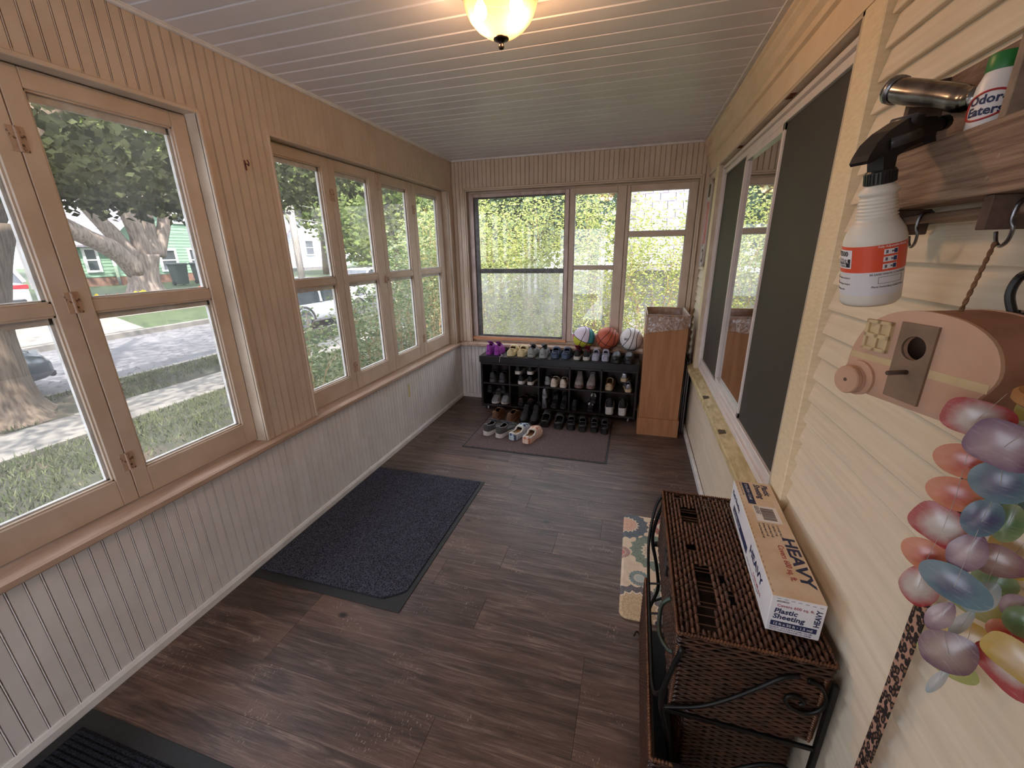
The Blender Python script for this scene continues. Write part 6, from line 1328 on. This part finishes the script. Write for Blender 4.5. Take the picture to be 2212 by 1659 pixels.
# ------------------------------------------------------------------ cars
M['tyre'] = mat('tyre_rubber', (44, 44, 46), rough=.8); M['hub'] = mat('alloy_wheel', (150, 150, 154), rough=.3, metal=.8); M['car_glass'] = mat('car_glass', (52, 58, 64), rough=.05, spec=1); M['lens'] = mat('headlight_lens', (206, 210, 214), rough=.08, spec=.9); M['tail'] = mat('tail_lamp', (196, 40, 48), rough=.15); M['trim_black'] = mat('car_trim_black', (46, 46, 50), rough=.5)
def car(label, c, loc, rz, suv=True, L_=4.6, W_=1.84):
    o = thing('car', label, 'car', loc, (0, 0, rz)); pm_ = mat('car_paint', c, rough=.25, spec=.8); pm_.node_tree.nodes['Principled BSDF'].inputs['Coat Weight'].default_value = .6
    h = 1.66 if suv else 1.44; bl = 1.02 if suv else .92
    # y: + is the front
    st_ = [(-.5, .86, .42, .80), (-.49, .94, .30, bl-.06), (-.46, .98, .26, bl), (-.38, 1, .22, bl+.02), (-.1, 1, .20, bl), (.16, 1, .20, bl-.01), (.30, .99, .22, bl-.03), (.40, .96, .24, bl-.10), (.455, .90, .26, bl-.20), (.485, .80, .30, .66), (.5, .66, .36, .58)]
    rings = []
    for s, wf_, z0, z1 in st_:
        w_ = W_/2*wf_; zc = (z0+z1)/2; r = []
        for a in [2*PI*k/20+PI/20 for k in range(20)]:
            e = .42; r.append((w_*math.copysign(abs(math.cos(a))**e, math.cos(a)), s*L_, zc+(z1-z0)/2*math.copysign(abs(math.sin(a))**e, math.sin(a))))
        rings.append(r)
    MB().loft(rings).obj('body', pm_, o, smooth=True)
    rear = -.475 if suv else -.36
    def ringz(z, y0, y1, wf_): 
        w_ = W_/2*wf_; return [(-w_, y0*L_, z), (-w_*.98, (y0+y1)/2*L_, z), (-w_*.93, y1*L_, z), (w_*.93, y1*L_, z), (w_*.98, (y0+y1)/2*L_, z), (w_, y0*L_, z)]
    MB().loft([ringz(bl-.06, rear, .20, .93), ringz(h-.09, rear+.05, .06, .76)]).obj('cabin_glass', M['car_glass'], o)
    MB().loft([ringz(h-.10, rear+.045, .065, .775), ringz(h-.05, rear+.055, .05, .75), ringz(h, rear+.10, .00, .62)]).obj('roof', pm_, o, smooth=True)
    for sx in (-1, 1):
        pl_ = MB()
        for (ya, yb) in ((rear, rear+.05), (.20, .06)): pl_.tube([(sx*W_/2*.93, ya*L_, bl-.04), (sx*W_/2*.765, yb*L_, h-.08)], .05, 6)
        pl_.tube([(sx*W_/2*.935, -.10*L_, bl-.04), (sx*W_/2*.775, -.08*L_, h-.08)], .04, 6); pl_.obj('pillar', pm_, o)
        MB().lathe([(0, -.08), (.06, -.10), (.10, -.06), (0, -.05)], 8, (sx*W_/2*1.02, .17*L_, bl+.08), 'x').obj('mirror', pm_, o)
        if suv: MB().tube(sm([(sx*.55, (rear+.10)*L_, h-.01), (sx*.56, (rear+.14)*L_, h+.05), (sx*.56, -.02*L_, h+.05), (sx*.55, .01*L_, h-.01)]), .02, 6).obj('roof_rail', M['trim_black'], o)
        MB().loft([[(sx*.50, .488*L_, .70), (sx*.52, .484*L_, .80), (sx*.78, .452*L_, .84), (sx*.80, .452*L_, .72)], [(sx*.50, .47*L_, .69), (sx*.52, .465*L_, .79), (sx*.78, .43*L_, .84), (sx*.80, .43*L_, .72)]]).obj('headlight', M['lens'], o)
        MB().box(sx*.46, sx*.86, -.503*L_, -.475*L_, .80, .92, .02).obj('tail_light', M['tail'], o)
        for y in (.305, -.29):
            w_ = thing_w = MB().lathe([(.0, -.10), (.24, -.10), (.30, -.105), (.345, -.08), (.35, 0), (.345, .09), (.30, .11), (.22, .10), (0, .10)], 24, (sx*W_/2*.90, y*L_, .35), 'x').obj('wheel', M['tyre'], o, smooth=True)
            MB().lathe([(.0, .112), (.05, .115), (.06, .105), (.20, .112), (.225, .10)], 20, (sx*W_/2*.90 if sx > 0 else sx*W_/2*.90-.222, y*L_, .35), 'x').obj('hubcap', M['hub'], w_)
            MB().tube([(sx*(W_/2+.004), y*L_+.43*math.cos(a), .35+.43*math.sin(a)) for a in [PI*k/14 for k in range(15)]], .035, 6).obj('wheel_arch', M['trim_black'], o)
    MB().box(-.42, .42, .484*L_, .502*L_, .50, .66, .02).obj('grille', M['trim_black'], o); MB().box(-.70, .70, .475*L_, .497*L_, .30, .42, .03).obj('bumper', M['trim_black'], o); MB().box(-.72, .72, -.507*L_, -.485*L_, .34, .52, .03).obj('bumper', M['trim_black'], o)
    return o
car('dark grey SUV parked at the kerb with its nose past the maple trunk', (74, 80, 88), (-8.95, 2.32, -.72), 0)
car('white SUV with roof rails backed across the street driveway', (226, 226, 230), (-17.35, 6.9, .02), PI/2)
car('black sedan parked across the street by the utility pole', (44, 46, 52), (-11.9, 14.0, -.72), PI, suv=False)
car('white SUV parked across the street beyond the utility pole', (230, 230, 232), (-11.9, 18.9, -.72), PI)
car('silver car parked on the near kerb half hidden by shrubs', (190, 194, 200), (-8.95, 11.9, -.72), 0, suv=False)

# ------------------------------------------------------------------ pole, wires, bins, flowers
M['pole_wood'] = mat('grey_pole_wood', (176, 168, 160), (146, 138, 130), scale=6, stretch=(4, 4, .3), rough=.9)
up = thing('utility_pole', 'weathered grey utility pole across the street', 'utility pole', (-14.0, 17.15, -.45))
MB().lathe([(.17, 0), (.15, 4), (.13, 9)], 12, cap=True).obj('pole_shaft', M['pole_wood'], up, smooth=True); MB().box(-.06, .06, -1.1, 1.1, 7.9, 8.05).obj('crossarm', M['pole_wood'], up); MB().lathe([(.2, 6.6), (.22, 6.65), (.22, 7.3), (.16, 7.4), (0, 7.4)], 12, (.35, 0, 0), cap=True).obj('transformer', M['siding_grey'], up)
for k, (z, dz) in enumerate(((4.4, 0), (3.75, 0))):
    wr_ = MB().tube([(-14+.02*t*t/100, 17.15+t, z-.45+.0016*(t-17)**2-.46+.3*k*0) for t in range(-30, 30, 3)], .014, 4); wr_.obj('power_line', M['siding_grey'], None, label='%s overhead cable running along the far side of the street' % ('upper' if k == 0 else 'lower'), cat='cable')
M['bin_green'] = mat('dark_bin_plastic', (66, 74, 72), rough=.6)
def trash_bin(x, y, label):
    b = thing('trash_bin', label, 'trash bin', (x, y, gz(x)+.02))
    MB().loft([rr_(.22, z, s) for z, s in ((.05, 1), (.95, 1.25))]).obj('bin_body', M['bin_green'], b); MB().loft([rr_(.31, .95, 1), rr_(.32, 1.0, 1), rr_(.28, 1.05, 1)]).obj('lid', M['bin_green'], b)
    MB().lathe([(0, -.03), (.10, -.03), (.10, .03), (0, .03)], 12, (-.15, .22, .10), 'y').lathe([(0, -.03), (.10, -.03), (.10, .03), (0, .03)], 12, (-.15, -.22, .10), 'y').obj('wheels', M['tyre'], b, kind='stuff')
def rr_(r, z, s): return [(x*s, y*s, z) for x, y in ((-r, -r), (r, -r), (r, r), (-r, r))]
trash_bin(-19.5, 15.25, 'dark wheeled bin beside the green house, nearer the maple'); trash_bin(-19.5, 16.35, 'dark wheeled bin beside the green house, farther from the maple')
fm = [leaf_mat('petal_'+n, c, c, c, .3) for n, c in (('red', (214, 74, 60)), ('yellow', (224, 196, 60)), ('pink', (224, 150, 150)))]
for k, (y, m, nm) in enumerate(((9.0, 2, 'pink'), (9.9, 1, 'yellow'), (10.6, 0, 'red'), (11.3, 1, 'pale yellow'), (14.0, 0, 'bright red'))):
    f_ = thing('flower_clump', '%s flowers growing on the far bank by the forked maple' % nm, 'flowers'); c0 = (-16.3, y, gz(-16.3)+.15)
    leaves('blossoms', blobs([c0+(.35, .4, .14)], 60), .12, fm[m], f_, shape=.9); leaves('stems', blobs([(c0[0], c0[1], c0[2]-.08, .4, .45, .16)], 160), .16, LM['mid'], f_)

# ------------------------------------------------------------------ shrubs
def shrub(name, label, base, bl, n, size, m, nstem, h, spread, group=None, shape=.5, stem_r=.008):
    o = thing(name, label, 'shrub', base, (0, 0, 0), group); rg = random.Random(sum(map(ord, label))); mb = MB()
    for k in range(nstem):
        a = rg.uniform(0, 2*PI); e = rg.uniform(.25, 1)*spread; hh = h*rg.uniform(.6, 1); p0 = Vector((rg.uniform(-.12, .12), rg.uniform(-.12, .12), 0)); q = []
        for t in (0, .3, .6, .85, 1): q.append(p0+Vector((math.cos(a)*e*t**1.3+rg.uniform(-.04, .04), math.sin(a)*e*t**1.3*.8+rg.uniform(-.04, .04), hh*t)))
        mb.tube(sm(q, 3), [stem_r*(1.15-.8*i/12) for i in range(13)], 5)
        for j in (4, 7, 9): 
            b0 = sm(q, 3)[j]; d = Vector((rg.uniform(-.5, .5), rg.uniform(-.4, .4), rg.uniform(.2, .6)))*h*.28; mb.tube([b0, b0+d*.5+Vector((0, 0, .02)), b0+d], [stem_r*.5, stem_r*.4, stem_r*.25], 4)
    mb.obj('stems', M['twig'], o, kind='stuff'); leaves('foliage', blobs(bl, n), size, m, o, shape=shape); return o
for k, (x, y, hh, n) in enumerate(((-1.3, 6.7, 3.0, 3600), (-.3, 6.3, 3.1, 3800), (.6, 6.1, 3.2, 3800), (1.4, 6.4, 3.15, 3400), (2.15, 6.2, 2.75, 2400), (2.9, 6.5, 3.1, 2400))):
    lab = ('hedge shrub at the street corner end outside the end window', 'tall hedge shrub behind the left half of the storm window', 'tall hedge shrub behind the right half of the storm window', 'hedge shrub behind the middle sash of the end window', 'thin hedge shrub behind the sash nearest the carton', 'hedge shrub beside the house, right of the end window')[k]
    shrub('privet_shrub', 'yellow green '+lab, (x, y, GZ), [(0, 0, 1.5, .62, .55, 1.3), (-.3, -.1, 2.3, .5, .4, .8), (.35, .1, hh-.9, .42, .4, .9), (.1, -.2, 1.0, .7, .5, .7), (-.1, 0, hh-.35, .25, .25, .4), (.0, -.1, 2.0, .55, .4, .5)], int(n*2.6), .042, LM['privet'], 16, hh*.9, .75)
for k, (x, y, hh, n, rx, ry) in enumerate(((-1.45, 3.35, 1.70, 2600, .45, .42), (-1.2, 4.15, 1.85, 3000, .45, .45), (-1.15, 5.0, 2.3, 3300, .48, .5), (-1.2, 6.0, 2.75, 3800, .55, .6), (-1.4, 7.2, 3.0, 3800, .6, .6), (-2.6, 8.3, 2.4, 3000, .8, .7))):
    lab = ('leafy shrub outside the sash nearest the wall post', 'leafy shrub outside the second sash of the far street window', 'leafy shrub outside the third sash of the far street window', 'tall leafy shrub outside the last sash of the far street window', 'tallest leafy shrub near the street corner of the porch', 'spreading leafy shrub beyond the others toward the street')[k]
    shrub('leafy_shrub', lab, (x, y, GZ), [(0, 0, hh*.66, rx, ry, hh*.36), (.12, -.15, hh*.82, rx*.75, ry*.7, hh*.22), (-.15, .15, hh*.45, rx*.9, ry, hh*.28)], n, .05, LM['shrub'], 18, hh, .42)
# background trees
def bg_tree(label, x, y, h, r, n, size, m, z0=None):
    z0 = gz(x) if z0 is None else z0; o = thing('background_tree', label, 'tree', (x, y, z0)); mb = MB(); limb(mb, [(0, 0, -.2), (.1, .05, h*.3), (0, .1, h*.6), (.1, 0, h*.9)], h*.028, h*.008, 8); mb.obj('trunk', M['bark_dark'], o, smooth=True)
    rg = random.Random(int(x*10+y)); bl = [(0, 0, h*.62, r, r, h*.30)]+[(rg.uniform(-.7, .7)*r, rg.uniform(-.7, .7)*r, h*rg.uniform(.4, .85), r*.55, r*.55, h*.17) for _ in range(6)]
    leaves('crown', blobs(bl, n), size, m, o, shape=.7)
bg_tree('bright green tree over the street, past the utility pole', -19.5, 25.5, 9, 3.6, 4200, .34, LM['mid']); bg_tree('tall green tree behind the white house', -40, 48, 15, 7, 4200, .6, LM['mid']); bg_tree('green tree across the street beyond the second sash', -21, 38.5, 11, 4, 4200, .42, LM['mid'])
bg_tree('dark tree by the far kerb, farthest up the street', -11, 42, 13, 6, 4200, .55, LM['dark'], -.6); bg_tree('leafy tree in the next yard beyond the shrubs', -4.5, 19, 8.5, 3.6, 4200, .3, LM['mid'], GZ); bg_tree('dark bluish tree behind the storm window hedge', -1.6, 13.5, 6.5, 2.3, 4200, .24, LM['dark'], GZ)
bg_tree('tall dark tree beyond the hedge, further back', -.2, 21, 9, 3.4, 3600, .32, LM['dark'], GZ); bg_tree('green tree rising behind the green house', -41, 17, 14, 7, 4200, .6, LM['mid']); bg_tree('tree left of the green house past the white SUV', -28, 4, 12, 6, 3800, .55, LM['mid']); bg_tree('far tree beside the green house, past the bins', -30, 25.5, 12, 3, 3800, .5, LM['mid'])
bg_tree('low leafy tree on the verge past the silver car', -6.8, 16.5, 7.5, 2.6, 4200, .26, LM['mid'], -1.6); bg_tree('low leafy tree on the verge farther up the street', -6.9, 23, 9, 3.4, 4200, .32, LM['mid'], -2.2); bg_tree('young leafy tree between hedge and street shrubs', -3.2, 12.2, 5.6, 1.9, 3600, .18, LM['shrub'], -1.3)
bg_tree('full green tree across the street behind the second sash', -13.9, 22.3, 8, 2.6, 4200, .3, LM['mid'], -1.6); bg_tree('full green tree across the street behind the meeting stiles', -14.2, 26.5, 8.5, 2.6, 4200, .32, LM['mid'], -1.8); bg_tree('broad green tree on the verge close to the silver car', -6.9, 14.2, 6.5, 1.5, 3200, .2, LM['mid'], -.9)
# grass: blades on the lawn strips seen through the near window
def blades(name, x0, x1, y0, y1, n, h, z):
    P = np.stack([RNG.uniform(x0, x1, n), RNG.uniform(y0, y1, n)], 1); k = np.sin(P[:, 0]*2.3+np.sin(P[:, 1]*1.7)*1.4)+np.sin(P[:, 1]*2.9+P[:, 0]); P = P[k+RNG.normal(0, .6, n) > -.45]; n = len(P)
    a = RNG.uniform(0, 2*PI, n); hh = h*RNG.uniform(.5, 1.3, n); wv = .006+.004*RNG.uniform(0, 1, n); ln = RNG.normal(0, .5, (n, 2))*hh[:, None]
    v = np.zeros((n, 3, 3)); c = np.stack([np.cos(a)*wv, np.sin(a)*wv], 1); v[:, 0, :2] = P-c; v[:, 1, :2] = P+c; v[:, 2, :2] = P+ln; v[:, :, 2] = z; v[:, 2, 2] += hh
    me = bpy.data.meshes.new(name); me.vertices.add(3*n); me.vertices.foreach_set('co', v.ravel()); me.loops.add(3*n); me.loops.foreach_set('vertex_index', np.arange(3*n, dtype=np.int32)); me.polygons.add(n); me.polygons.foreach_set('loop_start', np.arange(0, 3*n, 3, dtype=np.int32)); me.update(calc_edges=True)
    link(name, me, LM['grass'], None, label='short patchy grass on the %s' % ('front lawn' if x1 > -2 else 'strip between sidewalk and street'), cat='grass', kind='stuff')
blades('lawn_grass', -4.95, -.3, -1, 9, 60000, .07, GZ-.005); blades('verge_grass', -7.55, -6.1, 0, 12, 16000, .07, GZ-.006)

# ------------------------------------------------------------------ lettering becomes plain mesh
for o in [o for o in bpy.data.objects if o.type == 'FONT']:
    me = bpy.data.meshes.new_from_object(o); n = link('lettering', me, None, o.parent, loc=o.location[:], rot=o.rotation_euler[:]); n.scale = o.scale; bpy.data.objects.remove(o)
